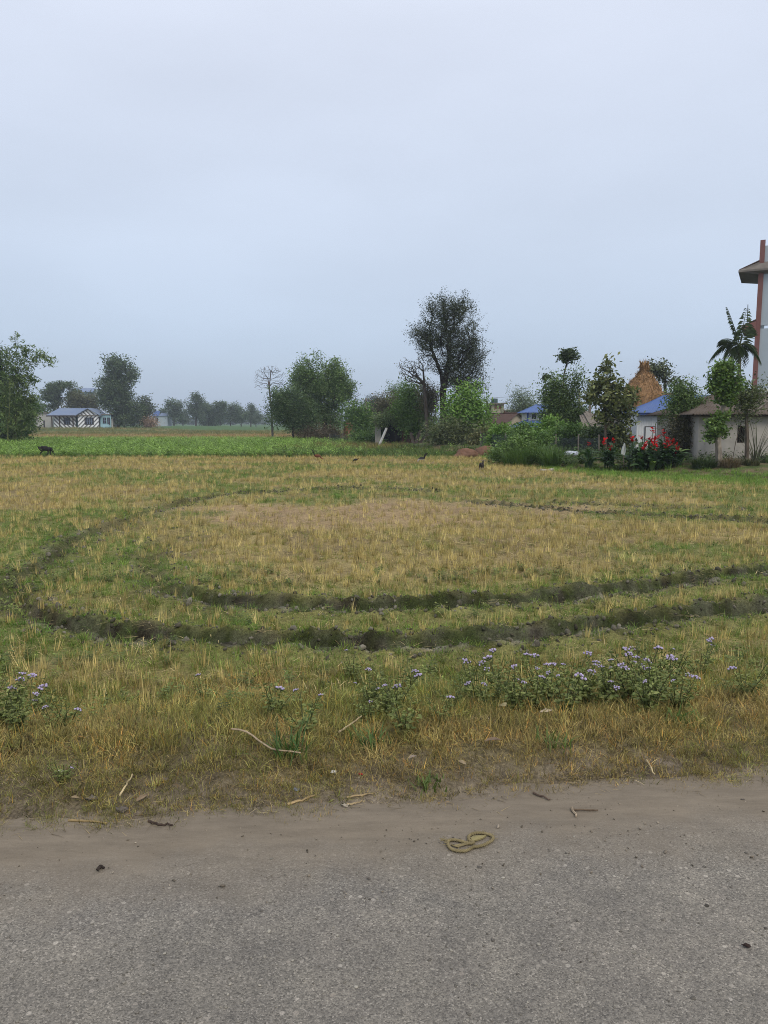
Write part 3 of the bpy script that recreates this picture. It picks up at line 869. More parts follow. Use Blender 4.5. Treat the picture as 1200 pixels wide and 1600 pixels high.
def tree(name, label, cat, Y, base, blobs, trunk=None, n=120, per=60, leaf=.2, cl=None, c0=(.04, .075, .022), c1=(.08, .125, .035), r0=None, seed=1, aspect=.5, gap=.34, gscale=1.0, shell=.5, bark=(.075, .062, .048), droop=None, depth=.9, flat=.75, jit=.22, group=None, tip=.012, up=.35, leafless=False, step=.55, fold=0.0, spray=.5):
    """base (px) and blobs (px, py, rx, ry) say where the tree stands and how wide its crown is, at depth Y"""
    rng = np.random.default_rng(seed)
    b = P(base[0], base[1], Y); b[2] = ghs(b[0], b[1])
    B = px_blobs(blobs, Y, depth)
    att = blob_points(B, n, rng, shell, gap, gscale)
    lines = [[P(q[0], q[1], Y) for q in ln] for ln in (trunk or [[(base[0], base[1]), (base[0], blobs[0][1] + blobs[0][3] * .4)]])]
    lines[0][0] = b.copy(); lines[0][0][2] -= .12
    for ln in lines:
        for k in range(1, len(ln)): ln[k] = ln[k] + rng.normal(size=3) * np.array((.3, 1, .1)) * M(Y) * 1.2
    h = max(q[2] for q in att) - b[2]
    tr = branch_mesh(lines, att, rng, r0 or h * .022, tip=tip, col=bark, step=step)
    root = thing(name, label, cat, b, 0, group); root['kind'] = 'thing'
    tr.build('trunk', BARK, root, b)
    if not leafless:
        cl = cl or leaf * 2.2
        if per > 15 and name != 'tall_tree': leaf, per = leaf * .78, int(per * 1.6)
        ctr = att.mean(0) - np.array((0, 0, .35 * (att[:, 2].max() - att[:, 2].min())))
        dv = att - ctr; dv /= np.linalg.norm(dv, axis=1, keepdims=True) + 1e-6
        dv = dv + rng.normal(size=dv.shape) * .45; dv /= np.linalg.norm(dv, axis=1, keepdims=True)
        q = np.clip(rng.normal(size=(len(att) * per, 3)), -1.7, 1.7) * np.array((cl, cl, cl * flat))
        D_ = np.repeat(dv, per, 0); al = (q * D_).sum(1, keepdims=True) * D_
        cen = np.repeat(att, per, 0) + (q - al) * (1 - .5 * spray) + al * (1 + 1.1 * spray)
        f = np.repeat(np.clip(rng.random(len(att)) * .7 + .3 * fbm(att[:, 0], att[:, 2], .6, 2, seed), 0, 1), per)
        tn = np.array(c0) + (np.array(c1) - np.array(c0)) * np.clip(f + .25 * rng.normal(size=len(f)), 0, 1)[:, None]
        tn = 1.8 * tn * np.clip(1 + jit * rng.normal(size=(len(f), 1)), .45, 1.8)
        k = cen[:, 2] > b[2] + .03
        mb = MB(); leaf_cards(mb, cen[k], np.full(k.sum(), leaf), tn[k], rng, aspect, up, droop, fold)
        mb.build('crown', LEAF, root, b)
    return root
DKG = dict(c0=(.022, .036, .015), c1=(.046, .062, .028))
MIDG = dict(c0=(.036, .074, .018), c1=(.082, .132, .034))
BRG = dict(c0=(.055, .115, .020), c1=(.12, .19, .04))

# --- the tall dark tree in the middle and what stands round it
tree('tall_tree', 'tallest tree in the picture, dark and feathery with a forked black trunk', 'tree', 58, (692, 699),
     [(699, 515, 50, 42), (692, 480, 26, 20), (720, 484, 22, 18), (668, 530, 28, 28), (706, 560, 46, 40), (734, 545, 24, 40), (730, 590, 28, 26), (744, 602, 14, 12), (716, 604, 24, 14), (652, 522, 14, 16), (748, 565, 12, 24), (668, 474, 8, 12), (688, 462, 8, 8), (724, 466, 10, 8)],
     [[(692, 699), (693, 650), (692, 610)], [(692, 610), (690, 585), (681, 562), (672, 540)], [(692, 610), (697, 585), (702, 560), (703, 520)], [(693, 650), (704, 625), (722, 606)], [(697, 585), (716, 574), (730, 560)]],
     n=760, per=62, leaf=.12, cl=.27, r0=.30, seed=11, aspect=.42, gap=.31, gscale=.8, shell=.5, spray=.9, bark=(.022, .018, .016), c0=(.016, .024, .012), c1=(.042, .05, .026), step=.7, tip=.014)
tree('bare_tree', 'nearly leafless grey tree with thin branches leaning left beside the tall dark tree', 'tree', 60, (668, 690),
     [(640, 577, 22, 22), (626, 574, 8, 20), (658, 570, 12, 18), (650, 592, 16, 10)], [[(668, 690), (666, 640), (663, 600)], [(663, 600), (650, 587), (636, 572)], [(663, 600), (661, 580)]],
     n=130, per=3, leaf=.14, cl=.16, r0=.14, seed=12, gap=.3, bark=(.085, .07, .06), c0=(.08, .075, .05), c1=(.12, .11, .07), tip=.016)
tree('leafy_tree', 'mid green upright tree with drooping crown left of the tall dark trunk', 'tree', 63, (645, 694),
     [(640, 622, 16, 20), (648, 650, 20, 24), (632, 648, 12, 16), (656, 664, 14, 14)], None, n=150, per=70, leaf=.24, seed=13, c0=(.05, .095, .024), c1=(.11, .165, .045), gap=.36)
tree('dead_vine_tree', 'slim tree with brown dead climbers hanging below the bare branches', 'tree', 61, (666, 695),
     [(667, 615, 10, 20), (668, 640, 8, 24), (676, 625, 8, 18)], [[(666, 695), (667, 640), (668, 600)]], n=70, per=60, leaf=.16, seed=14, c0=(.06, .05, .032), c1=(.095, .085, .05))
tree('bright_bush', 'bright green leafy bush, tallest right of the dark trunk', 'bush', 54, (728, 700),
     [(727, 628, 20, 16), (735, 650, 24, 20), (724, 665, 26, 20), (740, 672, 22, 16), (714, 645, 10, 14)], None, n=190, per=60, leaf=.26, seed=15, **BRG, gap=.33, r0=.1)
tree('scrub_bush', 'dark scrubby bush at the foot of the tall tree, left of the earth mounds', 'bush', 52, (712, 702),
     [(700, 680, 26, 18), (730, 685, 24, 16)], None, n=120, per=60, leaf=.22, seed=16, c0=(.035, .05, .022), c1=(.085, .095, .042), gap=.36, r0=.06)
tree('brown_bush', 'brownish half dry bush behind the vine covered shed', 'bush', 80, (612, 686),
     [(612, 634, 14, 14), (604, 645, 8, 10), (622, 642, 9, 12)], None, n=90, per=60, leaf=.26, seed=17, c0=(.05, .05, .03), c1=(.085, .075, .045))
tree('pale_sapling', 'thin pale feathery sapling rising above the brownish bush', 'tree', 100, (618, 680),
     [(618, 612, 12, 10), (622, 628, 8, 10)], None, n=60, per=18, leaf=.26, seed=18, c0=(.07, .10, .06), c1=(.10, .14, .08), gap=.3)
tree('dark_round_tree', 'small blackish green tree beside the utility pole', 'tree', 95, (589, 684),
     [(588, 634, 10, 11), (594, 640, 8, 9), (582, 642, 6, 8)], None, n=80, per=60, leaf=.24, seed=19, c0=(.016, .026, .02), c1=(.03, .044, .03))
tree('low_dark_tree', 'low dark tree top left of the utility pole', 'tree', 93, (574, 684), [(573, 646, 7, 8), (577, 655, 7, 7)], None, n=50, per=50, leaf=.24, seed=20, **DKG)

# --- round tree at centre left
tree('round_tree', 'large round green tree at centre left, widest crown behind the crop field', 'tree', 82, (508, 687),
     [(500, 590, 40, 32), (520, 612, 34, 34), (478, 600, 26, 30), (505, 570, 30, 16), (535, 605, 18, 30), (490, 640, 34, 26), (518, 650, 20, 20)],
     [[(508, 687), (507, 655), (500, 620), (498, 590)], [(507, 655), (522, 630), (530, 605)], [(507, 655), (488, 630), (478, 605)]],
     n=460, per=52, leaf=.27, cl=.42, seed=21, c0=(.032, .06, .018), c1=(.095, .14, .045), gap=.38, gscale=.55, shell=.6, r0=.24)
tree('bushy_tree', 'shorter bushy tree leaning against the left side of the round tree', 'tree', 79, (458, 686),
     [(455, 630, 24, 20), (445, 650, 20, 22), (470, 652, 22, 26), (440, 630, 12, 12), (478, 665, 14, 16)], None, n=200, per=60, leaf=.28, seed=22, c0=(.032, .058, .024), c1=(.07, .10, .04), gap=.36)
tree('dry_scrub', 'low brown dry scrub under the round tree', 'bush', 78, (500, 688),
     [(480, 678, 18, 10), (505, 680, 20, 10), (522, 680, 8, 9)], None, n=120, per=50, leaf=.2, seed=23, c0=(.05, .042, .028), c1=(.09, .07, .045), r0=.05)
tree('bare_tall_tree', 'leafless tall tree with a thin straight trunk left of the round tree', 'tree', 85, (426, 680),
     [(410, 588, 16, 14), (436, 590, 14, 14), (422, 578, 18, 8), (404, 602, 8, 10), (440, 602, 8, 8)], [[(426, 680), (424, 640), (421, 605), (423, 580)]],
     n=300, per=1, leaf=.12, seed=24, leafless=True, bark=(.085, .078, .075), r0=.10, tip=.011, gap=.12, shell=.35)
tree('bare_shrub_tree', 'small leafless grey tree right of the round tree', 'tree', 86, (552, 684),
     [(555, 620, 10, 18), (550, 635, 10, 12)], None, n=60, per=1, leaf=.1, seed=25, leafless=True, bark=(.10, .09, .085), r0=.08, tip=.018)
tree('broad_leaf_bush', 'green broad leaved bush beside the small tan haystack', 'bush', 76, (558, 687),
     [(562, 652, 10, 10), (570, 664, 10, 14), (552, 648, 8, 4)], None, n=70, per=40, leaf=.34, seed=26, **MIDG)
tree('net_side_bush', 'low green bush in front of the netting left of the vine covered shed', 'bush', 66, (577, 694),
     [(577, 685, 14, 8), (563, 685, 10, 6)], None, n=60, per=50, leaf=.2, seed=27, **MIDG, r0=.04)

# --- left side: bamboo, village trees
def bamboo(name, label, Y, px, culms, seed, leaf=.36, c0=(.045, .075, .022), c1=(.095, .125, .04), group=None, per=26):
    """arching culms, each a part, and sprays of drooping blades along them"""
    rng = np.random.default_rng(seed)
    b = P(px[0], px[1], Y); b[2] = ghs(b[0], b[1])
    root = thing(name, label, 'bamboo', b, 0, group)
    fol = MB()
    for k, cu in enumerate(culms):
        pts = np.array([P(q[0], q[1], Y + rng.normal(0, .35)) for q in cu]); pts[0] = b + np.array((pts[0][0] - b[0], rng.normal(0, .4), -.1))
        t = np.linspace(0, 1, 14); tk = np.linspace(0, 1, len(pts))
        # smooth curve
        fine = np.stack([np.interp(t, tk, pts[:, i]) for i in range(3)], -1)
        for _ in range(3): fine[1:-1] = (fine[:-2] + 2 * fine[1:-1] + fine[2:]) / 4
        MB().tube(fine, np.interp(t, [0, 1], [.05, .012]), 5, np.array((.10, .115, .04)) * (.7 + .6 * rng.random())).build('culm', BARK, root, b)
        for i in range(2, 14):
            if i < 5 and rng.random() < .5: continue
            for _ in range(5):
                c = fine[i] + rng.normal(size=3) * np.array((.32, .32, .22)) * (1.1 if i < 11 else .7)
                n = per // 5 + 2
                cen = c + rng.normal(size=(n, 3)) * np.array((.2, .2, .16))
                leaf_cards(fol, cen, np.full(n, leaf), 1.7 * (np.array(c0) + (np.array(c1) - c0) * rng.random()) * np.clip(1 + .25 * rng.normal(size=(n, 1)), .5, 1.7), rng, .25, .3, .9)
    fol.build('foliage', LEAF, root, b)
    return root
bamboo('bamboo_clump', 'feathery bamboo clump at the left edge with stems arching right', 68, (22, 691),
       [[(20, 691), (24, 640), (28, 580), (24, 528)], [(24, 691), (32, 620), (44, 566), (64, 550), (78, 566)], [(18, 691), (16, 630), (14, 570), (6, 545)],
        [(26, 691), (36, 640), (44, 600), (52, 590)], [(16, 691), (10, 640), (4, 600)], [(24, 691), (34, 650), (44, 625), (52, 622)], [(22, 691), (28, 610), (34, 560), (46, 545)], [(20, 691), (22, 650), (24, 610), (20, 575)], [(27, 691), (38, 660), (48, 645)]], 31, per=58)
tree('dense_dark_tree', 'dense dark tree cut off by the left edge behind the bamboo', 'tree', 73, (2, 691),
     [(-4, 600, 24, 40), (6, 640, 26, 34), (-14, 570, 18, 24), (24, 655, 16, 26), (10, 672, 22, 16)], None, n=260, per=60, leaf=.3, seed=32, c0=(.018, .032, .012), c1=(.045, .066, .024), gap=.33)
tree('leaning_shrub', 'green shrub on a crooked dark stem at the right foot of the bamboo', 'bush', 71, (22, 690),
     [(38, 650, 14, 16), (46, 640, 8, 10), (30, 665, 12, 10)], [[(22, 690), (20, 675), (28, 662)]], n=90, per=60, leaf=.25, seed=33, **MIDG, r0=.1)
tree('flat_topped_tree', 'flat layered tree behind the left end of the striped house', 'tree', 190, (92, 664),
     [(95, 604, 22, 6), (82, 612, 14, 6), (100, 612, 18, 6), (88, 628, 12, 12), (105, 620, 12, 6), (80, 622, 12, 4)], [[(92, 664), (90, 635), (94, 612)]], n=150, per=40, leaf=.6, cl=.7, seed=34, c0=(.035, .055, .024), c1=(.07, .095, .045), flat=.45, r0=.25, gap=.36, gscale=.3, step=1.5, tip=.04)
tree('brown_green_shrub', 'brownish green shrub behind the roof of the striped house', 'bush', 186, (128, 664),
     [(128, 628, 18, 12), (112, 636, 12, 10), (142, 634, 14, 12)], None, n=110, per=45, leaf=.6, cl=.9, seed=35, c0=(.045, .046, .024), c1=(.075, .08, .035), step=1.5, tip=.03)
tree('tall_village_tree', 'tall rounded tree right of the striped house with open leaf clusters', 'tree', 176, (185, 669),
     [(183, 575, 24, 18), (180, 605, 28, 20), (190, 630, 28, 22), (186, 648, 16, 18), (205, 590, 10, 16), (168, 622, 12, 14), (212, 645, 16, 18), (198, 655, 26, 12)], [[(185, 669), (185, 620), (184, 580)]],
     n=640, per=28, leaf=.62, cl=.75, seed=36, c0=(.03, .05, .024), c1=(.065, .09, .04), gap=.24, gscale=.28, shell=.6, r0=.3, step=1.5, tip=.04)
tree('thin_village_tree', 'thin irregular tree just right of the tall village tree', 'tree', 178, (228, 669),
     [(226, 632, 8, 14), (222, 648, 10, 14), (234, 640, 6, 12)], None, n=80, per=22, leaf=.6, cl=.6, seed=37, c0=(.04, .055, .035), c1=(.065, .08, .05), step=1.5, tip=.04)
tree('rusty_shrub', 'pinkish brown dry shrub under the thin tree', 'bush', 176, (234, 669), [(234, 660, 7, 6)], None, n=40, per=30, leaf=.45, seed=38, c0=(.14, .09, .065), c1=(.20, .14, .10), step=1.0)
tree('low_left_tree', 'hazy tree between the bamboo and the white shed', 'tree', 200, (62, 665), [(60, 644, 12, 10), (50, 650, 10, 10), (70, 640, 8, 8)], None, n=80, per=40, leaf=.6, seed=39, c0=(.045, .065, .035), c1=(.07, .095, .05), step=1.5)
# row of hazy trees beyond the far green field: a handful of kinds, then copies
row_kinds = [
    (272, 262, [(272, 636, 12, 10), (268, 648, 10, 10), (278, 650, 8, 8)]),
    (306, 268, [(306, 622, 10, 7), (300, 640, 8, 10), (309, 648, 8, 10), (312, 630, 6, 6)]),
    (326, 272, [(326, 648, 10, 14), (322, 656, 10, 8)]),
    (360, 275, [(360, 640, 14, 10), (354, 652, 12, 10), (368, 650, 10, 10)]),
    (344, 270, [(344, 636, 7, 6), (346, 650, 5, 10)]),
]
ORD = ['first', 'second', 'third', 'fourth', 'fifth', 'sixth', 'seventh', 'eighth', 'ninth', 'tenth', 'eleventh', 'twelfth']
protos = []
for i, (px, Y, bl) in enumerate(row_kinds):
    protos.append(tree('far_tree', 'temp', 'tree', Y, (px, 667), bl, None, n=90, per=26, leaf=.75, cl=.85, seed=50 + i, c0=(.04, .062, .034), c1=(.07, .095, .05), gap=.38, gscale=.25, step=1.6, tip=.05, group='hazy trees along the far edge of the green field'))
row = [(p, None) for p in protos]
for k, (px, Y, q, sc, rz) in enumerate([(286, 290, 3, .8, 1.1), (256, 300, 0, .8, 2.0), (336, 295, 2, .9, .9), (377, 282, 3, .9, 2.6), (392, 290, 1, .75, .7), (318, 300, 4, 1.1, 2.0), (400, 300, 3, .8, 3.9)]):
    c = copy_tree(protos[q]); pos = P(px, 667, Y); c.location = (pos[0], Y, ghs(pos[0], Y)); c.scale = (sc, sc, sc); c.rotation_euler = (0, 0, rz)
    row.append((c, px))
rowx = sorted([(o.location.x / o.location.y, o) for o, _ in row], key=lambda q: q[0])
for k, (_, o) in enumerate(rowx):
    o['label'] = 'hazy far tree, %s from the left in the row beyond the green field' % ORD[k]

# --- right side trees
tree('bamboo_like_tree', 'pale feathery grey green tree left of the blue roofed house', 'tree', 92, (815, 672),
     [(812, 640, 18, 16), (803, 628, 5, 14), (813, 624, 5, 14), (822, 626, 5, 14), (830, 645, 12, 12)], None, n=150, per=34, leaf=.34, seed=61, c0=(.06, .08, .05), c1=(.11, .14, .085), aspect=.3, gap=.34)
tree('garden_tree', 'dark green garden tree in front of the blue roofed house', 'tree', 43, (872, 706),
     [(868, 610, 12, 18), (902, 598, 14, 18), (860, 625, 12, 18), (890, 630, 18, 20), (872, 650, 20, 20), (900, 650, 14, 16), (866, 604, 6, 8), (848, 606, 4, 3)], [[(872, 706), (873, 650), (878, 610)], [(873, 650), (890, 620), (902, 598)]],
     n=230, per=46, leaf=.17, seed=62, c0=(.03, .052, .02), c1=(.075, .11, .034), gap=.37, gscale=1.0, r0=.11, shell=.6)
tree('papaya_tree', 'slender bare stem ending in a round leaf tuft above the garden tree', 'tree', 45, (880, 706),
     [(889, 556, 8, 7), (884, 557, 5, 4)], [[(880, 706), (879, 620), (882, 585), (887, 560)]], n=26, per=40, leaf=.24, cl=.17, seed=63, c0=(.02, .035, .018), c1=(.05, .068, .03), gap=.1, r0=.05, droop=.6)
tree('spindly_tree', 'spindly stem with a tiny leaf tuft left of the garden tree', 'tree', 46, (851, 700),
     [(853, 591, 3, 4)], [[(851, 700), (852, 640), (853, 592)]], n=8, per=24, leaf=.2, cl=.1, seed=64, **DKG, gap=.0, r0=.025)
tree('large_leaf_tree', 'open tree with large glossy leaves in front of the haystack', 'tree', 36, (946, 722),
     [(948, 572, 9, 16), (950, 600, 18, 18), (972, 600, 16, 22), (935, 605, 12, 18), (960, 630, 30, 16), (925, 622, 14, 12), (985, 620, 10, 14), (945, 650, 26, 10), (980, 648, 12, 20), (978, 688, 12, 18), (966, 670, 14, 16)],
     [[(946, 722), (945, 670), (942, 630), (948, 590)], [(945, 670), (962, 645), (972, 610)], [(980, 720), (985, 670), (984, 640)]],
     n=270, per=13, leaf=.24, cl=.17, seed=65, c0=(.04, .055, .024), c1=(.12, .13, .05), gap=.30, gscale=1.4, r0=.07, aspect=.48, shell=.7, bark=(.13, .105, .08))
tree('feathery_tree', 'open feathery crown showing behind the haystack peak', 'tree', 58, (1040, 700),
     [(1032, 580, 20, 14), (1045, 598, 20, 14), (1020, 576, 10, 8), (1060, 605, 10, 12)], None, n=150, per=9, leaf=.26, cl=.26, seed=66, c0=(.04, .05, .032), c1=(.08, .095, .055), gap=.36, gscale=.8, r0=.12, shell=.8)
tree('garden_shrub', 'leafy green shrub between the white tin house and the grey mud house', 'bush', 31.5, (1071, 722),
     [(1068, 620, 12, 14), (1074, 636, 18, 16), (1060, 640, 10, 16), (1085, 640, 8, 14)], [[(1071, 722), (1071, 670), (1070, 640)]], n=150, per=46, leaf=.13, seed=67, c0=(.036, .062, .022), c1=(.085, .125, .04), r0=.07, gap=.33, gscale=1.3)
tree('dry_climber', 'dark brownish tangle of climbers hanging under the garden shrub', 'bush', 31.0, (1068, 720),
     [(1070, 664, 18, 14), (1062, 690, 14, 18), (1078, 680, 10, 16)], None, n=110, per=50, leaf=.11, seed=68, c0=(.035, .035, .02), c1=(.075, .07, .04), r0=.05)
# pollarded tree: two heads on one pale trunk
tree('pollarded_tree', 'pollarded tree with a pale trunk and two bright leafy heads before the grey wall', 'tree', 27.6, (1124, 731),
     [(1132, 580, 18, 14), (1143, 596, 20, 16), (1125, 598, 14, 14), (1136, 618, 16, 14), (1116, 604, 10, 8), (1124, 655, 13, 9), (1118, 668, 12, 10), (1112, 682, 9, 5), (1126, 672, 9, 10), (1140, 650, 8, 3)],
     [[(1124, 731), (1123, 700), (1121, 684)], [(1121, 684), (1128, 655), (1134, 628), (1137, 600)]],
     n=230, per=22, leaf=.16, cl=.12, seed=69, c0=(.04, .078, .02), c1=(.095, .14, .036), r0=.115, bark=(.235, .205, .165), gap=.28, gscale=1.8, aspect=.6, droop=.5, jit=.2)
tree('vine_wrapped_tree', 'thin dark tree wrapped in climbers before the wall window', 'tree', 28.4, (1167, 722),
     [(1166, 625, 12, 16), (1160, 610, 8, 10), (1178, 618, 10, 14), (1165, 648, 8, 8)], [[(1167, 722), (1167, 680), (1166, 640), (1168, 610)], [(1143, 727), (1150, 690), (1160, 655), (1166, 640)]],
     n=90, per=20, leaf=.13, seed=70, c0=(.035, .05, .024), c1=(.085, .10, .045), r0=.07, bark=(.10, .08, .062), gscale=1.5)

# areca palm: trunk, crown shaft and every frond a part
def palm(Y, base, top, fronds, seed):
    rng = np.random.default_rng(seed)
    b = P(base[0], base[1], Y); b[2] = ghs(b[0], b[1])
    root = thing('palm_tree', 'palm tree with drooping dark fronds beside the tall pink cornered building', 'palm', b)
    tp = P(top[0], top[1], Y); L = np.linspace(0, 1, 9)[:, None]
    line = b + (tp - b) * L; line[0][2] -= .1
    MB().tube(line, np.linspace(.11, .075, 9), 8, (.10, .09, .075)).build('trunk', BARK, root, b, True)
    m = M(Y)
    for (dx, dy, dep, curl) in fronds:
        mb = MB(); end = np.array((dx * m, dep, -dy * m)); n = 20
        t = np.linspace(0, 1, n)[:, None]
        mid = end * .5 + np.array((0, 0, curl * m))
        rach = tp + (2 * t * (1 - t)) * mid + t * t * end
        mb.tube(rach, np.linspace(.03, .006, n), 4, (.06, .075, .03))
        T = np.gradient(rach, axis=0); T /= np.linalg.norm(T, axis=1, keepdims=True)
        for i in range(3, n):
            side = np.cross(T[i], (0, 0, 1.)); side /= np.linalg.norm(side) + 1e-6
            ln = .50 * math.sin(math.pi * (.18 + .78 * i / n)) + .12
            for sg in (-1, 1):
                for sub in (0,):
                    q = rach[i] - T[i] * .06 * sub
                    dv = side * sg * .75 + T[i] * .55 + np.array((0, 0, -.35 - .25 * rng.random())); dv /= np.linalg.norm(dv)
                    w = np.cross(dv, (0, 0, 1.)); w /= np.linalg.norm(w) + 1e-6; w *= .014
                    e1 = q + dv * ln * .6; e2 = e1 + (dv + np.array((0, 0, -.7))) * ln * .4
                    c = np.array((.05, .075, .03)) * (.6 + .9 * rng.random())
                    mb.add(np.array([q - w * .5, q + w * .5, e1 + w, e2, e1 - w]), [(0, 1, 2, 3, 4)], c)
        mb.build('frond', LEAF, root, b)
palm(35, (1152, 716), (1156, 540), [(-32, -8, -.2, 10), (-40, 20, .3, 26), (-18, -58, .3, 4), (4, -54, -.2, 4), (24, 4, .3, 14), (28, 24, -.3, 24), (-14, 26, -.5, 20), (10, 28, .4, 20), (16, -34, .4, 8), (-28, 30, -.4, 26)], 71)

# shrubs that make the hedge behind the netting, and the tall grass in front of it
hedge = [
    ('shrub', 'olive shrub at the right foot of the bright green bush', 50, (752, 704), [(750, 690, 16, 12), (760, 682, 12, 12)], dict(c0=(.05, .065, .025), c1=(.11, .105, .045))),
    ('shrub', 'dense green leafy shrub below the brown roofed house', 46, (786, 708), [(784, 678, 16, 12), (794, 684, 12, 14), (776, 688, 12, 12)], BRG),
    ('shrub', 'green shrub below the left corner of the blue lower roof', 42, (816, 708), [(818, 676, 10, 10), (812, 688, 12, 12)], MIDG),
    ('shrub', 'bright yellow green shrub below the right half of the blue lower roof', 40, (856, 710), [(858, 668, 10, 10), (848, 680, 14, 12), (866, 682, 10, 10)], BRG),
    ('shrub', 'dark leafy shrub right of the garden tree foot', 38.5, (900, 712), [(896, 680, 20, 12), (915, 682, 14, 10), (880, 684, 12, 12)], MIDG),
    ('shrub', 'dark leafy shrub in front of the ragged roofed shed', 37, (936, 714), [(932, 684, 14, 10), (945, 690, 12, 12)], dict(c0=(.03, .05, .022), c1=(.07, .095, .035))),
]
for i, (nm, lb, Y, bs, bl, kw) in enumerate(hedge):
    tree(nm, lb, 'shrub', Y, bs, bl, None, n=90, per=46, leaf=.2, cl=.24, seed=80 + i, r0=.05, **kw, group='shrubs along the garden edge')
front = [
    ('shrub', 'low leafy shrub in front of the netting left of the white sack', 32.2, (848, 728), [(850, 706, 18, 12), (866, 714, 14, 10), (838, 716, 12, 10)], dict(c0=(.05, .085, .024), c1=(.10, .15, .044))),
    ('shrub', 'low leafy shrub among the wild grass right of the earth mounds', 34, (800, 720), [(800, 702, 16, 12), (786, 708, 14, 9), (815, 700, 12, 12)], dict(c0=(.05, .085, .024), c1=(.10, .15, .044))),
    ('shrub', 'tall weed shrub behind the tallest wild grass clump', 35.5, (828, 716), [(826, 690, 18, 14), (845, 686, 14, 12), (812, 686, 10, 12)], MIDG),
]
for i, (nm, lb, Y, bs, bl, kw) in enumerate(front):
    tree(nm, lb, 'shrub', Y, bs, bl, None, n=90, per=40, leaf=.15, cl=.2, seed=180 + i, r0=.04, **kw, group='shrubs along the garden edge')
def grass_clump(name, label, Y, px, hpx, wpx, n, seed, c0=(.06, .115, .03), c1=(.125, .20, .05), cat='grass clump', group=None):
    rng = np.random.default_rng(seed); m = M(Y)
    b = P(px[0], px[1], Y); b[2] = ghs(b[0], b[1])
    root = thing(name, label, cat, b, 0, group); root['kind'] = 'thing'
    mb = MB()
    for _ in range(n):
        a = rng.random() * 6.283; q = math.sqrt(rng.random()); x = b[0] + q * math.cos(a) * wpx * m * .62; y = b[1] + q * math.sin(a) * wpx * m * .5
        out_ = math.atan2(y - b[1], x - b[0]) + rng.normal(0, .8)
        blade_arrays(mb, (x, y, ghs(b[0], b[1]) - .03), out_, hpx * m * (.45 + .65 * rng.random()) * (1 - .35 * q), .028 * (.6 + .8 * rng.random()), (abs(rng.normal(0, .18)), .5 + abs(rng.normal(0, .5))), (np.array(c0) + (np.array(c1) - c0) * rng.random()) * np.clip(1 + .2 * rng.normal(), .5, 1.6), 4, rng)
    mb.build('blades', LEAF, root, b)
    return root
grass_clump('tall_grass', 'tallest clump of wild grass, before the netting under the blue roofed house', 33, (835, 727), 56, 46, 900, 91, group='clumps of tall wild grass')
grass_clump('tall_grass', 'tall wild grass clump left of the tallest one, above the pale board', 32.5, (808, 722), 46, 32, 600, 92, group='clumps of tall wild grass')
grass_clump('tall_grass', 'wild grass clump right beside the white plastic sack', 31.5, (866, 730), 50, 30, 600, 93, group='clumps of tall wild grass')
grass_clump('tall_grass', 'low wild grass clump right of the earth mounds', 36, (786, 718), 34, 30, 700, 94, group='clumps of tall wild grass')
grass_clump('tall_grass', 'dark grass heap at the foot of the grey wall, left of the pale trunk', 27.3, (1100, 738), 27, 28, 700, 95, c0=(.035, .06, .024), c1=(.075, .105, .04), group='clumps of tall wild grass')
grass_clump('dry_grass', 'brown dry grass heap between the pale trunk and the window', 27.0, (1140, 740), 24, 24, 420, 96, c0=(.12, .085, .055), c1=(.20, .15, .09), group='clumps of tall wild grass')
grass_clump('dry_grass', 'grey green weedy heap under the wall at the right edge', 27.4, (1168, 742), 18, 26, 420, 97, c0=(.05, .065, .03), c1=(.13, .115, .06), group='clumps of tall wild grass')
grass_clump('tall_grass', 'bank of green weeds in front of the vine covered shed', 54, (640, 702), 14, 46, 700, 98, c0=(.045, .085, .028), c1=(.085, .13, .045), group='clumps of tall wild grass')
grass_clump('tall_grass', 'small green weeds patch behind the two earth mounds', 45, (735, 706), 16, 24, 380, 99, group='clumps of tall wild grass')
grass_clump('climber_grass', 'tuft of thin upright stalks beside the pink pillar', 29.0, (1181, 721), 128, 8, 46, 90, c0=(.08, .09, .06), c1=(.13, .13, .09), group='clumps of tall wild grass')
# ------------------------------------------------------------------ buildings
MUDWALL = mat_plain('grey_mud_plaster', (.46, .435, .395), (.31, .29, .26), 2.2, .9, .35, .012, .1)
LIMEWALL = mat_plain('white_sheet', (.72, .75, .78), (.58, .62, .65), 1.6, .55, .1, .004, .35, (1, 1, .25))
CREAM = mat_plain('cream_render', (.40, .35, .27), (.27, .24, .19), 1.5, .9, .2)
DARKWD = mat_plain('dark_wood', (.055, .042, .033), (.03, .024, .02), 6, .8, .3, .01, .2, (1, 1, .2))
GREYWD = mat_plain('weathered_wood', (.20, .18, .155), (.12, .105, .09), 6, .85, .4, .01, .1, (1, 1, .2))
BLUETIN = mat_plain('blue_tin', (.06, .125, .34), (.085, .14, .30), 2.5, .5, .1, .004, .4)
FADEDBLUE = mat_plain('faded_blue_tin', (.15, .21, .34), (.19, .24, .34), 1.0, .55, .1, .004, .4)
RUSTTIN = mat_plain('rusty_grey_roofing', (.135, .115, .098), (.085, .064, .05), 1.4, .85, .35, .01, .15)
BROWNTIN = mat_plain('brown_roofing', (.10, .062, .05), (.07, .045, .038), 1.5, .8, .3, .01, .2)
PINK = mat_plain('dull_pink_paint', (.21, .098, .088), (.165, .078, .07), 2.0, .8, .15, .006, .2)
PALEBLUE = mat_plain('pale_blue_grey_wall', (.40, .46, .50), (.33, .385, .42), 1.2, .85, .15, .006, .2, (1, 1, .3))
CONC = mat_plain('stained_concrete', (.24, .215, .19), (.14, .125, .11), 2.0, .9, .3, .01, .1)
DARK = mat_plain('dark_interior', (.022, .021, .02), (.014, .013, .013), 4, .9, 0)  # near-black that stands in for the shade inside openings and sheds
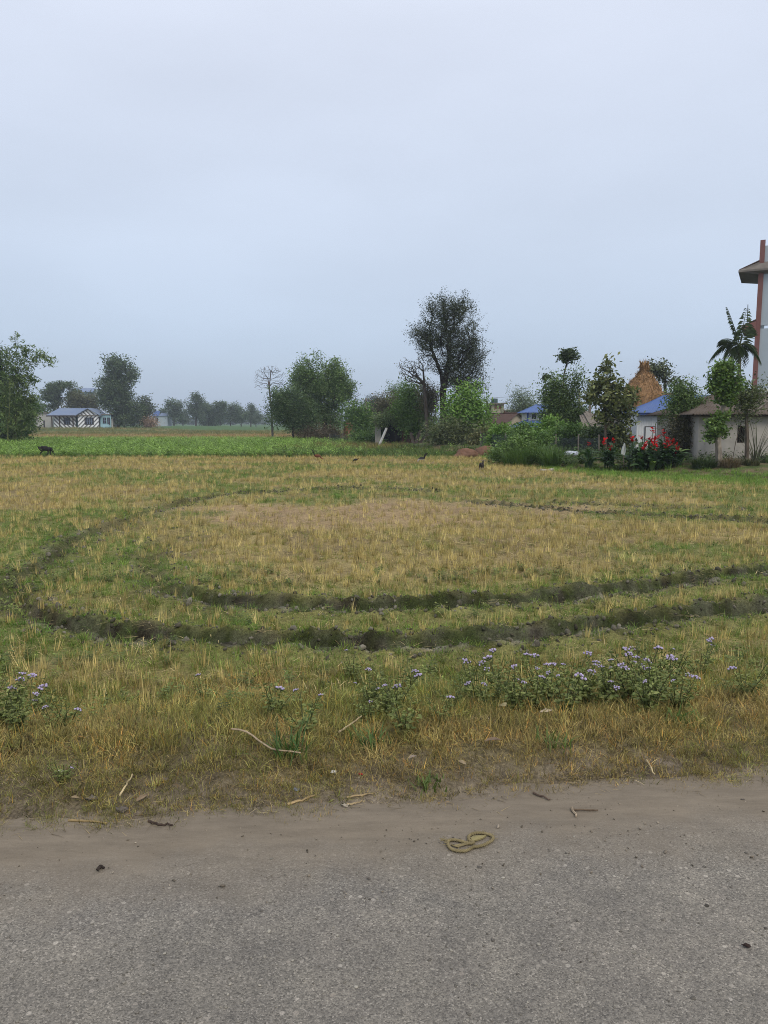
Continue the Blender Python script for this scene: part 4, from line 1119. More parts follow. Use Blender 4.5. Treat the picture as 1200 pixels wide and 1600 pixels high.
GLASS = mat_plain('window_glass', (.02, .024, .03), (.03, .034, .04), 3, .12, 0, .01, .5)
NAVY = mat_plain('navy_paint', (.022, .026, .085), (.016, .018, .06), 3, .6, .1)
BLUPNT = mat_plain('blue_paint', (.05, .10, .30), None, 3, .6, .1)
WHITEP = mat_plain('white_paint', (.70, .70, .68), (.56, .56, .54), 3, .7, .1)
BRICK = mat_plain('red_brick', (.26, .11, .075), (.17, .08, .06), 7, .9, .5, .02, .1)
SKYB = mat_plain('sky_blue_wall', (.32, .50, .56), (.26, .42, .48), 1.2, .85, .1)
GREEND = mat_plain('dark_green_door', (.035, .075, .065), None, 3, .6, .1)

def walls(mb, x0, x1, z0, z1, y0, y1, opens=()):
    xs = sorted({x0, x1, *[o[0] for o in opens], *[o[1] for o in opens]})
    zs = sorted({z0, z1, *[o[2] for o in opens], *[o[3] for o in opens]})
    for i in range(len(xs) - 1):
        for k in range(len(zs) - 1):
            cx, cz = (xs[i] + xs[i + 1]) / 2, (zs[k] + zs[k + 1]) / 2
            if any(o[0] < cx < o[1] and o[2] < cz < o[3] for o in opens): continue
            mb.bx(xs[i], xs[i + 1], y0, y1, zs[k], zs[k + 1])
    return mb
def corr(a, b, c, d, n, amp=.02, th=.012, seg=6):
    """a corrugated sheet: a-b along the eave, d-c along the ridge"""
    a, b, c, d = [np.asarray(q, float) for q in (a, b, c, d)]
    nm = np.cross(b - a, d - a); nm /= np.linalg.norm(nm)
    t = np.linspace(0, 1, n * 4 + 1); v = np.linspace(0, 1, seg + 1)
    w = amp * np.sin(t * n * 2 * np.pi)
    top = (a + (b - a) * t[None, :, None]) * (1 - v[:, None, None]) + (d + (c - d) * t[None, :, None]) * v[:, None, None] + nm * w[None, :, None]
    bot = top - nm * th
    r, q = len(v), len(t)
    ii = np.arange(r * q).reshape(r, q)
    f = np.stack([ii[:-1, :-1], ii[:-1, 1:], ii[1:, 1:], ii[1:, :-1]], -1).reshape(-1, 4)
    mb = MB().add(top.reshape(-1, 3), f).add(bot.reshape(-1, 3), f[:, ::-1])
    e0 = [(ii[0, k], ii[0, k] + r * q, ii[0, k + 1] + r * q, ii[0, k + 1]) for k in range(q - 1)]
    e1 = [(ii[-1, k + 1], ii[-1, k + 1] + r * q, ii[-1, k] + r * q, ii[-1, k]) for k in range(q - 1)]
    e2 = [(ii[k + 1, 0], ii[k + 1, 0] + r * q, ii[k, 0] + r * q, ii[k, 0]) for k in range(r - 1)]
    e3 = [(ii[k, -1], ii[k, -1] + r * q, ii[k + 1, -1] + r * q, ii[k + 1, -1]) for k in range(r - 1)]
    mb.F[4].append(np.array(e0 + e1 + e2 + e3))
    return mb
def sheets(name, mat, parent, off, a, b, c, d, count, waves, amp=.02, lift=.012):
    """a roof slope or wall made of separate corrugated sheets that lap at the sides"""
    a, b, c, d = [np.asarray(q, float) for q in (a, b, c, d)]
    nm = np.cross(b - a, d - a); nm /= np.linalg.norm(nm)
    for k in range(count):
        f0, f1 = k / count, min(1, (k + 1.06) / count)
        e_ = nm * (lift * (k % 2) + random.uniform(0, lift * .5)); s_ = (a - d) / np.linalg.norm(a - d) * random.uniform(0, .05)
        corr(a + (b - a) * f0 + e_ + s_, a + (b - a) * f1 + e_ + s_, d + (c - d) * f1 + e_, d + (c - d) * f0 + e_, waves, amp).build(name, mat, parent, off, True)
def frame(mb, x0, x1, z0, z1, y0, y1, w):
    mb.bx(x0 - w, x1 + w, y0, y1, z0 - w, z0); mb.bx(x0 - w, x1 + w, y0, y1, z1, z1 + w)
    mb.bx(x0 - w, x0, y0, y1, z0, z1); mb.bx(x1, x1 + w, y0, y1, z0, z1)
    return mb
def X(px, Y, py=660): return float(P(px, py, Y)[0])
def Z(py, Y): return float(P(600, py, Y)[2])

# --- grey mud house at the right edge
Y0 = 30.0; x0, x1 = X(1092, Y0), X(1092, Y0) + 7.4; zb = ghs(x0 + 1, Y0 - .3) - .05; ze = Z(646, Y0)
base = (x0, Y0, zb); H_ = thing('mud_house', 'low grey plastered mud house with rusty hipped roof at the right edge', 'house', base)
wx0, wx1, wz0, wz1 = X(1153, Y0), X(1166, Y0), Z(692, Y0), Z(665, Y0)
w = MB(); walls(w, x0, x1, zb, ze, Y0, Y0 + .28, [(wx0, wx1, wz0, wz1)])
w.bx(x0, x0 + .28, Y0 + .28, Y0 + 4.6, zb, ze); w.bx(x1 - .28, x1, Y0 + .28, Y0 + 4.6, zb, ze); w.bx(x0 + .28, x1 - .28, Y0 + 4.32, Y0 + 4.6, zb, ze)
w.build('wall', MUDWALL, H_, base)
wf = frame(MB(), wx0 + .03, wx1 - .03, wz0 + .03, wz1 - .03, Y0 + .08, Y0 + .16, .03).build('window', DARKWD, H_, base)
MB().bx(wx0 + .03, wx1 - .03, Y0 + .17, Y0 + .19, wz0 + .03, wz1 - .03).build('shutter', DARK, wf, base)  # near-black panel painted as the unlit room behind the bars
for k in range(3):
    xx = wx0 + (wx1 - wx0) * (k + 1) / 4
    MB().bx(xx - .012, xx + .012, Y0 + .11, Y0 + .135, wz0 + .03, wz1 - .03).build('bar', DARKWD, wf, base)
MB().bx(x0 - .03, x1 + .03, Y0 - .04, Y0 - .004, zb - .35, zb + .12).build('plinth', mat_plain('mud_plinth', (.30, .26, .21), (.20, .17, .135), 2, .95, .4), H_, base)
ex0, ey0, ze2 = x0 - .42, Y0 - .38, ze - .04
ry, rz_, rx0 = Y0 + 2.3, Z(617, Y0 + 2.3), x0 + 1.55
MB().tube([(ex0 + .06, ey0 + .08, ze2 - .05), (x1 + .6, ey0 + .08, ze2 - .05)], .045, 6).build('eave_pole', DARKWD, H_, base)
sheets('roof_sheet', RUSTTIN, H_, base, (ex0, ey0, ze2), (x1 + .8, ey0, ze2), (x1 + .8, ry, rz_), (rx0, ry, rz_), 10, 7, .018)
sheets('roof_sheet', RUSTTIN, H_, base, (ex0, Y0 + 5.1, ze2), (ex0, ey0, ze2), (rx0, ry + .02, rz_), (rx0, ry + .1, rz_), 5, 7, .018)
corr((x1 + .8, Y0 + 5.1, ze2), (ex0, Y0 + 5.1, ze2), (rx0, ry, rz_), (x1 + .8, ry, rz_), 60, .018).build('back_slope', RUSTTIN, H_, base, True)
MB().tube([(rx0 - .1, ry, rz_ + .02), (x1 + .8, ry, rz_ + .02)], .06, 8).build('ridge_cap', RUSTTIN, H_, base)
for k, (a_, b_) in enumerate((((1178, 642), (1200, 632)), ((1168, 646), (1196, 628)))):
    q0 = P(a_[0], a_[1] - 2, Y0 - .4 + k * .3); q1 = P(b_[0], b_[1] - 2, Y0 + 1.2)
    zq = lambda q: ze2 + (rz_ - ze2) * (q[1] - ey0) / (ry - ey0) + .06
    q0[2] = zq(q0); q1[2] = zq(q1)
    MB().tube([q0, q1], .03, 5).build('roof_batten', GREYWD, H_, base)
# blue door in a set-back left wing; its wall colour carries the recess's shade
wy = Y0 + 2.6; bx0, bx1 = X(1058, wy), x0 - .005
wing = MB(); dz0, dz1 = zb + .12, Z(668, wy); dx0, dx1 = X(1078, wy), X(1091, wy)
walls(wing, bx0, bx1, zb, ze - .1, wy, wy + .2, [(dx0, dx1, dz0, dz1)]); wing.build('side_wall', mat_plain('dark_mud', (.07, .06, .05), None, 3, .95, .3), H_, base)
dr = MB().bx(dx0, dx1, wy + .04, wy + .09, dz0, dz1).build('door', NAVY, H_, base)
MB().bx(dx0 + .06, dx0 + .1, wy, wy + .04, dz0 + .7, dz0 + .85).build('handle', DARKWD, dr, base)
for k in range(2):
    MB().bx(bx0 + .3, bx1 - .03, wy - .9 + k * .45, wy - .02, zb - .25, zb - .1 + k * .14).build('step', mat_plain('mud_step', (.16, .13, .10), None, 3, .95, .3), H_, base)

# --- white tin house with blue roof
Y1 = 38.0; x0, x1 = X(995, Y1), X(995, Y1) + 4.4; zb = ghs(x0 + 1, Y1) - .05; ze = Z(644, Y1)
base = (x0, Y1, zb); T_ = thing('tin_house', 'white sheet walled house under a bright blue tin roof beside the haystack', 'house', base)
MB().bx(x0 + .03, x1 - .03, Y1 + .05, Y1 + 3.6, zb, ze - .02).build('wall', LIMEWALL, T_, base)
for k in range(6):
    xa = x0 + (x1 - x0) * k / 6; xb = x0 + (x1 - x0) * (k + 1.03) / 6
    corr((xa, Y1 + .02 - .008 * (k % 2), zb), (xb, Y1 + .02 - .008 * (k % 2), zb), (xb, Y1 + .02 - .008 * (k % 2), ze), (xa, Y1 + .02 - .008 * (k % 2), ze), 6, .009, .008).build('wall_sheet', LIMEWALL, T_, base, True)
dx0, dx1, dz1 = X(1009, Y1), X(1024, Y1), Z(667, Y1)
dd = frame(MB(), dx0, dx1, zb + .1, dz1, Y1 - .05, Y1 + .0, .035).build('door', mat_plain('grey_frame', (.13, .13, .14), None, 4, .7, 0), T_, base)
MB().bx(dx0 + .002, dx1 - .002, Y1 - .03, Y1 - .018, zb + .1, dz1 - .002).build('door_leaf', LIMEWALL, dd, base)
ex0, ey0 = X(991, Y1), Y1 - .4; ry = Y1 + 2.0; rzz = Z(617.5, ry); rx0 = X(1036, ry)
sheets('roof_sheet', BLUETIN, T_, base, (ex0, ey0, ze - .03), (x1 + .4, ey0, ze - .03), (x1 + .4, ry, rzz), (rx0, ry, rzz), 6, 8, .014)
corr((ex0, Y1 + 4.2, ze - .03), (ex0, ey0, ze - .03), (rx0, ry, rzz), (rx0, ry + .05, rzz), 24, .014).build('hip_slope', BLUETIN, T_, base, True)
corr((x1 + .4, Y1 + 4.2, ze - .03), (ex0, Y1 + 4.2, ze - .03), (rx0, ry, rzz), (x1 + .4, ry, rzz), 40, .014).build('back_slope', BLUETIN, T_, base, True)
MB().bx(ex0 + .02, x1 + .38, ey0 + .03, ey0 + .06, ze - .13, ze - .05).build('fascia', BLUPNT, T_, base)

# --- brown roof showing behind the blue one
Y2 = 50.0; xa, xb = X(1030, Y2), X(1092, Y2); zt = Z(612, Y2); zm = Z(626, Y2); zb = ghs(xa, Y2) - .05; base = (xa, Y2, zb)
B2 = thing('brown_roof_house', 'house with a long reddish brown roof behind the blue tin roof', 'house', base)
MB().bx(xa + .3, xb, Y2 + .4, Y2 + 4, zb, zm).build('wall', CREAM, B2, base)
sheets('roof_sheet', mat_plain('red_brown_roof', (.19, .095, .07), (.14, .075, .06), 2, .85, .2), B2, base, (xa, Y2, zm), (xb + .3, Y2, zm), (xb + .3, Y2 + 2.2, zt), (xa, Y2 + 2.2, zt), 4, 6)
corr((xb + .3, Y2 + 4.4, zm), (xa, Y2 + 4.4, zm), (xa, Y2 + 2.2, zt), (xb + .3, Y2 + 2.2, zt), 24).build('back_slope', BROWNTIN, B2, base)

# --- tall building at the right edge
Y3 = 42.0; xc = X(1175, Y3, 600); zb = ghs(20, Y3) - .3; base = (xc, Y3, zb)
TB = thing('tall_building', 'three storey building with pink corner pillar and pale walls cut by the right edge', 'building', base)
zt = Z(384, Y3); zl = [Z(612, Y3), Z(513, Y3), Z(424, Y3)]
pw = .25
MB().bx(xc, xc + pw, Y3, Y3 + pw, zb, zt + .3).build('corner_pillar', PINK, TB, base)
MB().bx(xc, xc + pw, Y3 + 6.2, Y3 + 6.2 + pw, zb, zt + .3).build('rear_pillar', PINK, TB, base)
wn = (X(1190, Y3), X(1214, Y3), zl[0] - .62, zl[0] - .06)
wl = MB(); walls(wl, xc + pw + .002, xc + 6.5, zb, zl[0] + .14, Y3 + .12, Y3 + .34, [wn]); wl.build('lower_wall', WHITEP, TB, base)
MB().bx(wn[0], wn[1], Y3 + .24, Y3 + .27, wn[2], wn[3]).build('window', GLASS, TB, base)
for k in range(2):
    MB().bx(xc + pw + .002, xc + 6.5, Y3 + .1, Y3 + .32, zl[k] + .15 + .004, zl[k + 1] - .02).build('wall', PALEBLUE, TB, base)
MB().bx(xc + pw + .002, xc + 6.5, Y3 + .1, Y3 + .32, zl[2] + .15, zt).build('wall', PALEBLUE, TB, base)
MB().bx(xc + .06, xc + .3, Y3 + pw + .002, Y3 + 6.2, zb, zt).build('side_wall', PALEBLUE, TB, base)
MB().bx(xc + pw + .002, xc + 6.5, Y3 + .06, Y3 + .36, zl[0], zl[0] + .15).build('floor_band', WHITEP, TB, base)
for k in (1, 2):
    z = zl[k]; o1 = 1.0 if k == 2 else .7; rise = .50 if k == 2 else .40
    # sloping eave slab that runs round the corner
    V = np.array([(xc - o1, Y3 - .25, z), (xc - o1, Y3 + 3.4, z), (xc + .02, Y3 + 3.4, z - .14), (xc + .02, Y3 - .05, z - .14), (xc - o1, Y3 - .25, z + .1), (xc - o1, Y3 + 3.4, z + .1), (xc + .02, Y3 + 3.4, z + rise), (xc + .02, Y3 - .05, z + rise)])
    MB().add(V, np.array([(0, 1, 2, 3), (4, 7, 6, 5), (0, 4, 5, 1), (1, 5, 6, 2), (2, 6, 7, 3), (3, 7, 4, 0)])).build('eave_slab', CONC if k == 2 else PINK, TB, base)
    V = np.array([(xc - o1, Y3 - .25, z + .002), (xc + 6.5, Y3 - .25, z + .002), (xc + 6.5, Y3 + .05, z - .138), (xc + .02, Y3 + .05, z - .138), (xc - o1, Y3 - .25, z + .098), (xc + 6.5, Y3 - .25, z + .098), (xc + 6.5, Y3 + .05, z + rise - .002), (xc + .02, Y3 + .05, z + rise - .002)])
    if k == 2:
        MB().add(V, np.array([(0, 3, 2, 1), (4, 5, 6, 7), (0, 1, 5, 4), (1, 2, 6, 5), (2, 3, 7, 6), (3, 0, 4, 7)])).build('front_eave', CONC, TB, base)
    for j in range(3):
        yy = Y3 - .1 + j * 1.05
        V = np.array([(xc - o1 + .03, yy, z + .13), (xc - o1 + .03, yy + 1.0, z + .13), (xc, yy + 1.0, z + rise + .03), (xc, yy, z + rise + .03), (xc - o1 + .03, yy, z + .18), (xc - o1 + .03, yy + 1.0, z + .18), (xc, yy + 1.0, z + rise + .09), (xc, yy, z + rise + .09)])
        MB().add(V, np.array([(0, 1, 2, 3), (4, 7, 6, 5), (0, 4, 5, 1), (1, 5, 6, 2), (2, 6, 7, 3), (3, 7, 4, 0)])).build('eave_tile', BROWNTIN, TB, base)
MB().bx(xc + .5, xc + 6.5, Y3 + .4, Y3 + 6.4, zt - .2, zt).build('roof_slab', CONC, TB, base)
MB().tube([(xc - .5, Y3 + 2, zl[1] + .3), (xc - .52, Y3 + 2, zl[1] + 1.6)], .02, 5).build('aerial', DARKWD, TB, base)

TB.rotation_euler = (0, 0, -R(28))
# --- haystacks
HAY = mat_tint('hay', .95, 14, .4, .9, .05, .05, (1, 1, .25))
def haystack(label, Y, px, prof, seed, name='haystack', col=(.27, .165, .085), strands=2600):
    rng = np.random.default_rng(seed); m = M(Y); b = P(px, prof[-1][1], Y); b[2] = ghs(b[0], b[1])
    root = thing(name, label, 'haystack', b)
    pr = [(r * m, Z(y, Y)) for r, y in prof]; pr[-1] = (pr[-1][0], b[2] - .1)
    MB().lathe(pr, 26, col, (b[0], b[1], 0), .2, rng).build('stack', HAY, root, b, True)
    zz = np.array([q[1] for q in pr])[::-1]; rr = np.array([q[0] for q in pr])[::-1]
    z = rng.uniform(b[2], zz[-1], strands); r = np.interp(z, zz, rr) * rng.uniform(.97, 1.06, strands); a = rng.random(strands) * 6.283
    cen = np.stack([b[0] + r * np.cos(a), b[1] + r * np.sin(a), z], -1)
    mb = MB(); leaf_cards(mb, cen, np.full(strands, .42), np.array(col) * np.clip(1.1 + .35 * rng.normal(size=(strands, 1)), .35, 2.0), rng, .09, .0, 1.6)
    mb.build('loose_straw', LEAF, root, b)
    return root
haystack('tall orange brown haystack with a knob on top beside the white tin house', 41, 1001, [(.5, 566), (5.5, 567), (6, 574), (5.5, 580), (9, 585), (15, 591), (21, 600), (26, 609), (30, 620), (33, 634), (34, 650), (31, 672), (28, 695), (27, 712)], 201)
haystack('small tan domed haystack right of the round tree', 84, 546, [(.5, 657), (5, 658.5), (8, 663), (9, 670), (9, 680), (9, 687)], 202, col=(.27, .15, .085), strands=500)

# --- ragged roofed shed
Y4 = 40.0; xa, xb = X(915, Y4), X(966, Y4); zb = ghs(xb, Y4) - .05; base = (xa, Y4, zb)
S4 = thing('ragged_shed', 'plank shed with a ragged grey roof behind the red flowers', 'shed', base)
zr0, zr1 = Z(667, Y4), Z(653, Y4 + 1.2)
for k in range(13):
    f = k / 13; xx = xa - .15 + (xb - xa + .3) * f
    MB().box((xx + .09, Y4 + .35, (zr0 + zr1) / 2 + random.uniform(-.04, .05) + .12 * math.sin(f * 6)), (.17, 1.9 + random.uniform(-.3, .3), .03), (R(24 + random.uniform(-4, 4)), random.uniform(-.15, .15), random.uniform(-.12, .12))).build('roof_board', GREYWD, S4, base)
for k in range(16):
    xx = xa + .1 + (xb - xa - .2) * k / 16
    MB().box((xx + .06, Y4 + .02 + .02 * (k % 2), (zb + zr0) / 2 - .03), (.115, .025, zr0 - zb - .06 + random.uniform(-.06, .04)), (0, random.uniform(-.02, .02), 0)).build('plank', GREYWD if k % 3 else DARKWD, S4, base)
for xx in (xa, (xa + xb) / 2, xb):
    MB().tube([(xx, Y4 - .03, zb), (xx, Y4 - .03, zr0 + .05)], .05, 6).build('post', DARKWD, S4, base)
MB().bx(xa + .1, xb - .1, Y4 + .1, Y4 + 1.6, zb, zr0 - .1).build('dark_infill', DARK, S4, base)  # solid near-black block, added as the shade behind the planks
pp = P(920, 660, 41.5); zb = ghs(pp[0], 41.5)
po = thing('wooden_post', 'weathered leaning wooden post rising left of the large leaf tree', 'post', (pp[0], 41.5, zb))
MB().tube([(pp[0] - .02, 41.5, zb - .2), (pp[0] + .03, 41.5, Z(628, 41.5)), (pp[0] + .12, 41.5, Z(594, 41.5))], [.08, .07, .055], 7, (.16, .14, .11)).build('shaft', BARK, po, (pp[0], 41.5, zb))

# --- blue roofed house
Y5 = 62.0; m5 = M(Y5); zb = ghs(X(830, Y5), Y5) - .6; base = (X(806, Y5), Y5, zb)
B5 = thing('blue_roof_house', 'white and blue house with two tiers of bright blue roof', 'house', base)
ux0, ux1 = X(827, Y5), X(880, Y5); zu0, zu1 = Z(657, Y5), Z(644, Y5)
wo = (X(834, Y5), X(841, Y5), zu0 + .12, zu1 - .1)
w = MB(); walls(w, ux0, ux1, zu0 - .2, zu1, Y5 + .9, Y5 + 1.1, [wo]); w.bx(ux0, ux0 + .15, Y5 + 1.1, Y5 + 3.5, zu0 - .2, zu1); w.build('upper_wall', WHITEP, B5, base)
MB().bx(wo[0], wo[1], Y5 + 1.02, Y5 + 1.05, wo[2], wo[3]).build('window', GLASS, B5, base)
for k in range(9):
    xx = X(844 + k * 3.4, Y5)
    mb = MB(); h = (zu1 - zu0)
    mb.lathe([(.03, zu0), (.05, zu0 + .05), (.03, zu0 + h * .3), (.055, zu0 + h * .5), (.03, zu0 + h * .7), (.05, zu1 - .05), (.03, zu1)], 8, (1, 1, 1), (xx, Y5 + .8, 0)).build('baluster', BLUPNT if k % 2 else WHITEP, B5, base)
MB().bx(ux0 - .05, ux0 + .08, Y5 + .75, Y5 + .898, zu0 - .1, zu1).build('corner_post', BLUPNT, B5, base)
ez, rzv = Z(644.5, Y5), Z(631.5, Y5 + 2)
e0, e1 = X(821, Y5), X(888, Y5)
sheets('upper_roof_sheet', BLUETIN, B5, base, (e0, Y5 + .3, ez), (e1, Y5 + .3, ez), (X(884, Y5), Y5 + 2.2, rzv), (X(846, Y5), Y5 + 2.2, rzv), 5, 6)
corr((e0, Y5 + 4.2, ez), (e0, Y5 + .3, ez), (X(846, Y5), Y5 + 2.2, rzv), (X(846, Y5), Y5 + 2.25, rzv), 18).build('upper_hip', BLUETIN, B5, base)
lz, lt = Z(668, Y5), Z(656.5, Y5 + 1)
sheets('lower_roof_sheet', BLUETIN, B5, base, (X(804, Y5), Y5 - .5, lz), (X(884, Y5), Y5 - .5, lz), (X(884, Y5), Y5 + .98, lt), (X(824, Y5), Y5 + .98, lt), 6, 6)
corr((X(804, Y5), Y5 + 4.2, lz), (X(804, Y5), Y5 - .5, lz), (X(824, Y5), Y5 + .98, lt), (X(824, Y5), Y5 + 1.2, lt), 18).build('lower_hip', BLUETIN, B5, base)
MB().bx(X(812, Y5), X(882, Y5), Y5 + .6, Y5 + .8, zb, lz + .05).build('lower_wall', mat_plain('blue_grey_wall', (.11, .14, .20), None, 2, .9, .1), B5, base)
for px in (808, 832, 858, 880):
    MB().bx(X(px, Y5) - .06, X(px, Y5) + .06, Y5 - .3, Y5 - .18, zb, lz + .06).build('porch_post', BLUPNT, B5, base)

# --- house with dark brown gable roof
Y6 = 74.0; c6 = P(785, 676, Y6); zb = ghs(c6[0], Y6) - .3; base = (c6[0], Y6, zb)
B6 = thing('brown_gable_house', 'beige gabled house with a dark brown roof behind the hedge', 'house', base, R(28))
hw, hl = 1.35, 2.2; ez, gz = Z(661, Y6) - zb, Z(646, Y6) - zb
w = MB(); walls(w, -hw, hw, 0, ez, -hl, -hl + .2, [(-.35, .1, ez - .7, ez - .15)]); w.bx(-hw, -hw + .2, -hl + .2, hl, 0, ez); w.bx(hw - .2, hw, -hl + .2, hl, 0, ez)
w.add(np.array([(-hw, -hl, ez), (hw, -hl, ez), (0, -hl, gz - .05), (-hw, -hl + .2, ez), (hw, -hl + .2, ez), (0, -hl + .2, gz - .05)]), [(0, 1, 2), (5, 4, 3), (0, 2, 5, 3), (2, 1, 4, 5), (0, 3, 4, 1)])
w.build('wall', CREAM, B6)
MB().bx(-.35, .1, -hl + .08, -hl + .11, ez - .7, ez - .15).build('window', DARK, B6)
ov = .3; sl = (gz - ez) / hw
for sg in (-1, 1):
    a_ = (sg * (hw + ov), -hl - ov, ez - ov * sl); b_ = (sg * (hw + ov), hl + ov, ez - ov * sl); c_ = (0, hl + ov, gz); d_2 = (0, -hl - ov, gz)
    if sg > 0: sheets('roof_sheet', BROWNTIN, B6, (0, 0, 0), a_, b_, c_, d_2, 4, 8)
    else: sheets('roof_sheet', BROWNTIN, B6, (0, 0, 0), b_, a_, d_2, c_, 4, 8)
MB().tube([(0, -hl - ov, gz + .02), (0, hl + ov, gz + .02)], .07, 6).build('ridge_cap', BROWNTIN, B6)

# --- flat concrete building behind it
Y7 = 115.0; xa, xb = X(768, Y7), X(787, Y7); zb = ghs(xa, Y7) - .1; base = (xa, Y7, zb)
B7 = thing('concrete_building', 'unfinished cream concrete building with flat slab roofs behind the brown gable', 'building', base)
w = MB(); z1, z2 = Z(641, Y7), Z(631, Y7); walls(w, xa, xb, zb, z2, Y7, Y7 + .3, [(X(772, Y7), X(776, Y7), z1 + .2, z2 - .25), (X(779, Y7), X(783, Y7), z1 + .2, z2 - .25)]); w.bx(xa, xa + .25, Y7 + .3, Y7 + 5, zb, z2); w.bx(xb - .25, xb, Y7 + .3, Y7 + 5, zb, z2)
w.build('wall', CREAM, B7, base)
MB().bx(xa - .4, X(792, Y7), Y7 - .5, Y7 + 5.4, z2, z2 + .14).build('roof_slab', CONC, B7, base)
for px in (772, 779): MB().bx(X(px, Y7), X(px + 4, Y7), Y7 + .12, Y7 + .15, z1 + .2, z2 - .25).build('window', BRICK, B7, base)
MB().bx(xb + .005, X(806, Y7), Y7 + .2, Y7 + 5, zb, z1).build('low_wing', BRICK, B7, base)
MB().bx(xb + .005, X(810, Y7), Y7 - .2, Y7 + 5.2, z1, z1 + .13).build('wing_slab', WHITEP, B7, base)
MB().lathe([(.02, z2 + .9), (.5, z2 + .85), (.52, z2 + .14), (.5, z2 + .141)], 14, (1, 1, 1), (X(775, Y7), Y7 + 2, 0)).build('water_tank', GREEND, B7, base)

# --- vine covered shed and what leans on it
Y8 = 64.0; xa, xb = X(586, Y8), X(650, Y8); zb = ghs(xa, Y8) - .05; base = (xa, Y8, zb)
B8 = thing('ruined_shed', 'old open shed with a pale pillar and brick wall under a roof of vines', 'shed', base)
zt = Z(661, Y8)
MB().bx(xa, X(595, Y8), Y8, Y8 + .4, zb, zt).build('pillar', mat_plain('pale_pillar', (.42, .39, .34), None, 3, .9, .3), B8, base)
MB().bx(xa + .1, xb, Y8 + 2.0, Y8 + 2.2, zb, zt).build('back_wall', DARK, B8, base)  # wall coloured near black to give the open shed its shaded inside
MB().bx(X(628, Y8), xb, Y8 + .1, Y8 + .35, zb, Z(669, Y8)).build('brick_wall', BRICK, B8, base)
MB().bx(xa - .2, X(628, Y8), Y8 - .3, Y8 + 2.4, zt, zt + .16).build('roof_slab', CONC, B8, base)
corr((X(612, Y8), Y8 - .5, Z(668, Y8)), (X(634, Y8), Y8 - .5, Z(667, Y8)), (X(634, Y8), Y8 + 1.5, zt - .01), (X(612, Y8), Y8 + 1.5, zt - .01), 9).build('tin_sheet', GREYWD, B8, base)
for k in range(3):
    q = X(618 + k * 8, Y8); MB().tube([(q, Y8 + .05, zb), (q + .05, Y8 + .05, zt - .25)], .05, 5).build('post', DARKWD, B8, base)
a_, b_ = P(592, 694, 60), P(604, 669, 60.6); a_[2] = ghs(a_[0], 60)
pl = thing('leaning_pole', 'white squared pole leaning against the vine covered shed', 'pole', a_)
MB().tube([a_, b_], .095, 4).build('shaft', mat_plain('dirty_white_paint', (.46, .46, .45), (.30, .30, .29), 3, .8, .2), pl, a_)
for k, (pa, pb, cc) in enumerate([((650, 696), (657, 672), 'dark plank leaning highest beside the brick wall of the shed'), ((656, 697), (666, 678), 'dark plank leaning rightmost beside the brick wall of the shed'), ((646, 696), (642, 676), 'dark plank leaning left against the brick wall of the shed')]):
    a_, b_ = P(*pa, 59.5), P(*pb, 60.6); a_[2] = ghs(a_[0], 59.5)
    q = thing('leaning_plank', cc, 'plank', a_, 0, 'dark planks leaning by the shed'); d_ = b_ - a_; L_ = np.linalg.norm(d_)
    MB().tube([a_, a_ + d_ * .5, b_], [.13, .13, .12], 4, flat=.25).build('board', DARKWD, q, a_)
def vine_mass(name, label, Y, px, blobs, n, seed, leaf, c0, c1, cat='vine'):
    rng = np.random.default_rng(seed); b = P(px[0], px[1], Y)
    att = blob_points(px_blobs(blobs, Y, .9), n, rng, .5, .3); root = thing(name, label, cat, b)
    cen = np.repeat(att, 40, 0) + rng.normal(size=(len(att) * 40, 3)) * leaf * 1.4
    f = np.repeat(rng.random(len(att)), 40)[:, None]
    mb = MB(); leaf_cards(mb, cen, np.full(len(cen), leaf * .8), 1.7 * (np.array(c0) + (np.array(c1) - np.array(c0)) * f) * np.clip(1 + .22 * rng.normal(size=(len(cen), 1)), .5, 1.7), rng)
    mb.build('foliage', LEAF, root, b)
    mb = MB()
    for q in att[::5]: mb.tube([b, (b + q) / 2 + (0, 0, .1), q], .02, 4, (.06, .05, .04))
    mb.build('stems', BARK, root, b)
vine_mass('roof_vine', 'pale green creeper spilling over the roof of the open shed', 63.5, (606, 658), [(600, 655, 16, 5), (622, 652, 14, 7), (640, 658, 10, 6), (594, 660, 8, 4)], 90, 301, .2, (.055, .085, .035), (.12, .15, .06))

# --- dead forked stump, utility pole, wires, netting
b = P(762, 676, 66); b[2] = ghs(b[0], 66)
st = thing('dead_tree', 'bare forked dead trunk standing above the brown gable roof', 'tree', b)
mb = MB(); q = [P(a, c, 66) for a, c in ((762, 676), (762, 648), (761, 636), (760.5, 621))]; q[0] = b
mb.tube(q, [.2, .16, .12, .03], 7, (.055, .045, .042)); mb.tube([q[1] + (0, 0, .3), P(757.5, 637, 66), P(756, 627, 66)], [.1, .07, .02], 6, (.055, .045, .042)); mb.tube([q[1] + (0, 0, .2), P(765, 640, 66), P(769, 630, 66)], [.12, .09, .05], 6, (.055, .045, .042))
mb.build('trunk', BARK, st, b)
b = P(572, 680, 90); b[2] = ghs(b[0], 90)
po = thing('utility_pole', 'thin grey utility pole between the round tree and the vine covered shed', 'pole', b)
MB().tube([b - (0, 0, .3), P(572, 650, 90), P(572, 622, 90)], [.17, .14, .11], 8).build('shaft', CONC, po, b)
MB().box(P(572, 625, 90), (.9, .1, .1)).build('crossarm', DARKWD, po, b)
MB().tube([P(572, 625, 90) + (.35, 0, .05), P(572, 625, 90) + (.35, 0, .2)], .05, 6).build('insulator', WHITEP, po, b)
MB().tube([P(572, 625, 90) + (-.35, 0, .05), P(572, 625, 90) + (-.35, 0, .2)], .05, 6).build('insulator', WHITEP, po, b)
a_, c_ = P(572, 625, 90), P(905, 612, 96)
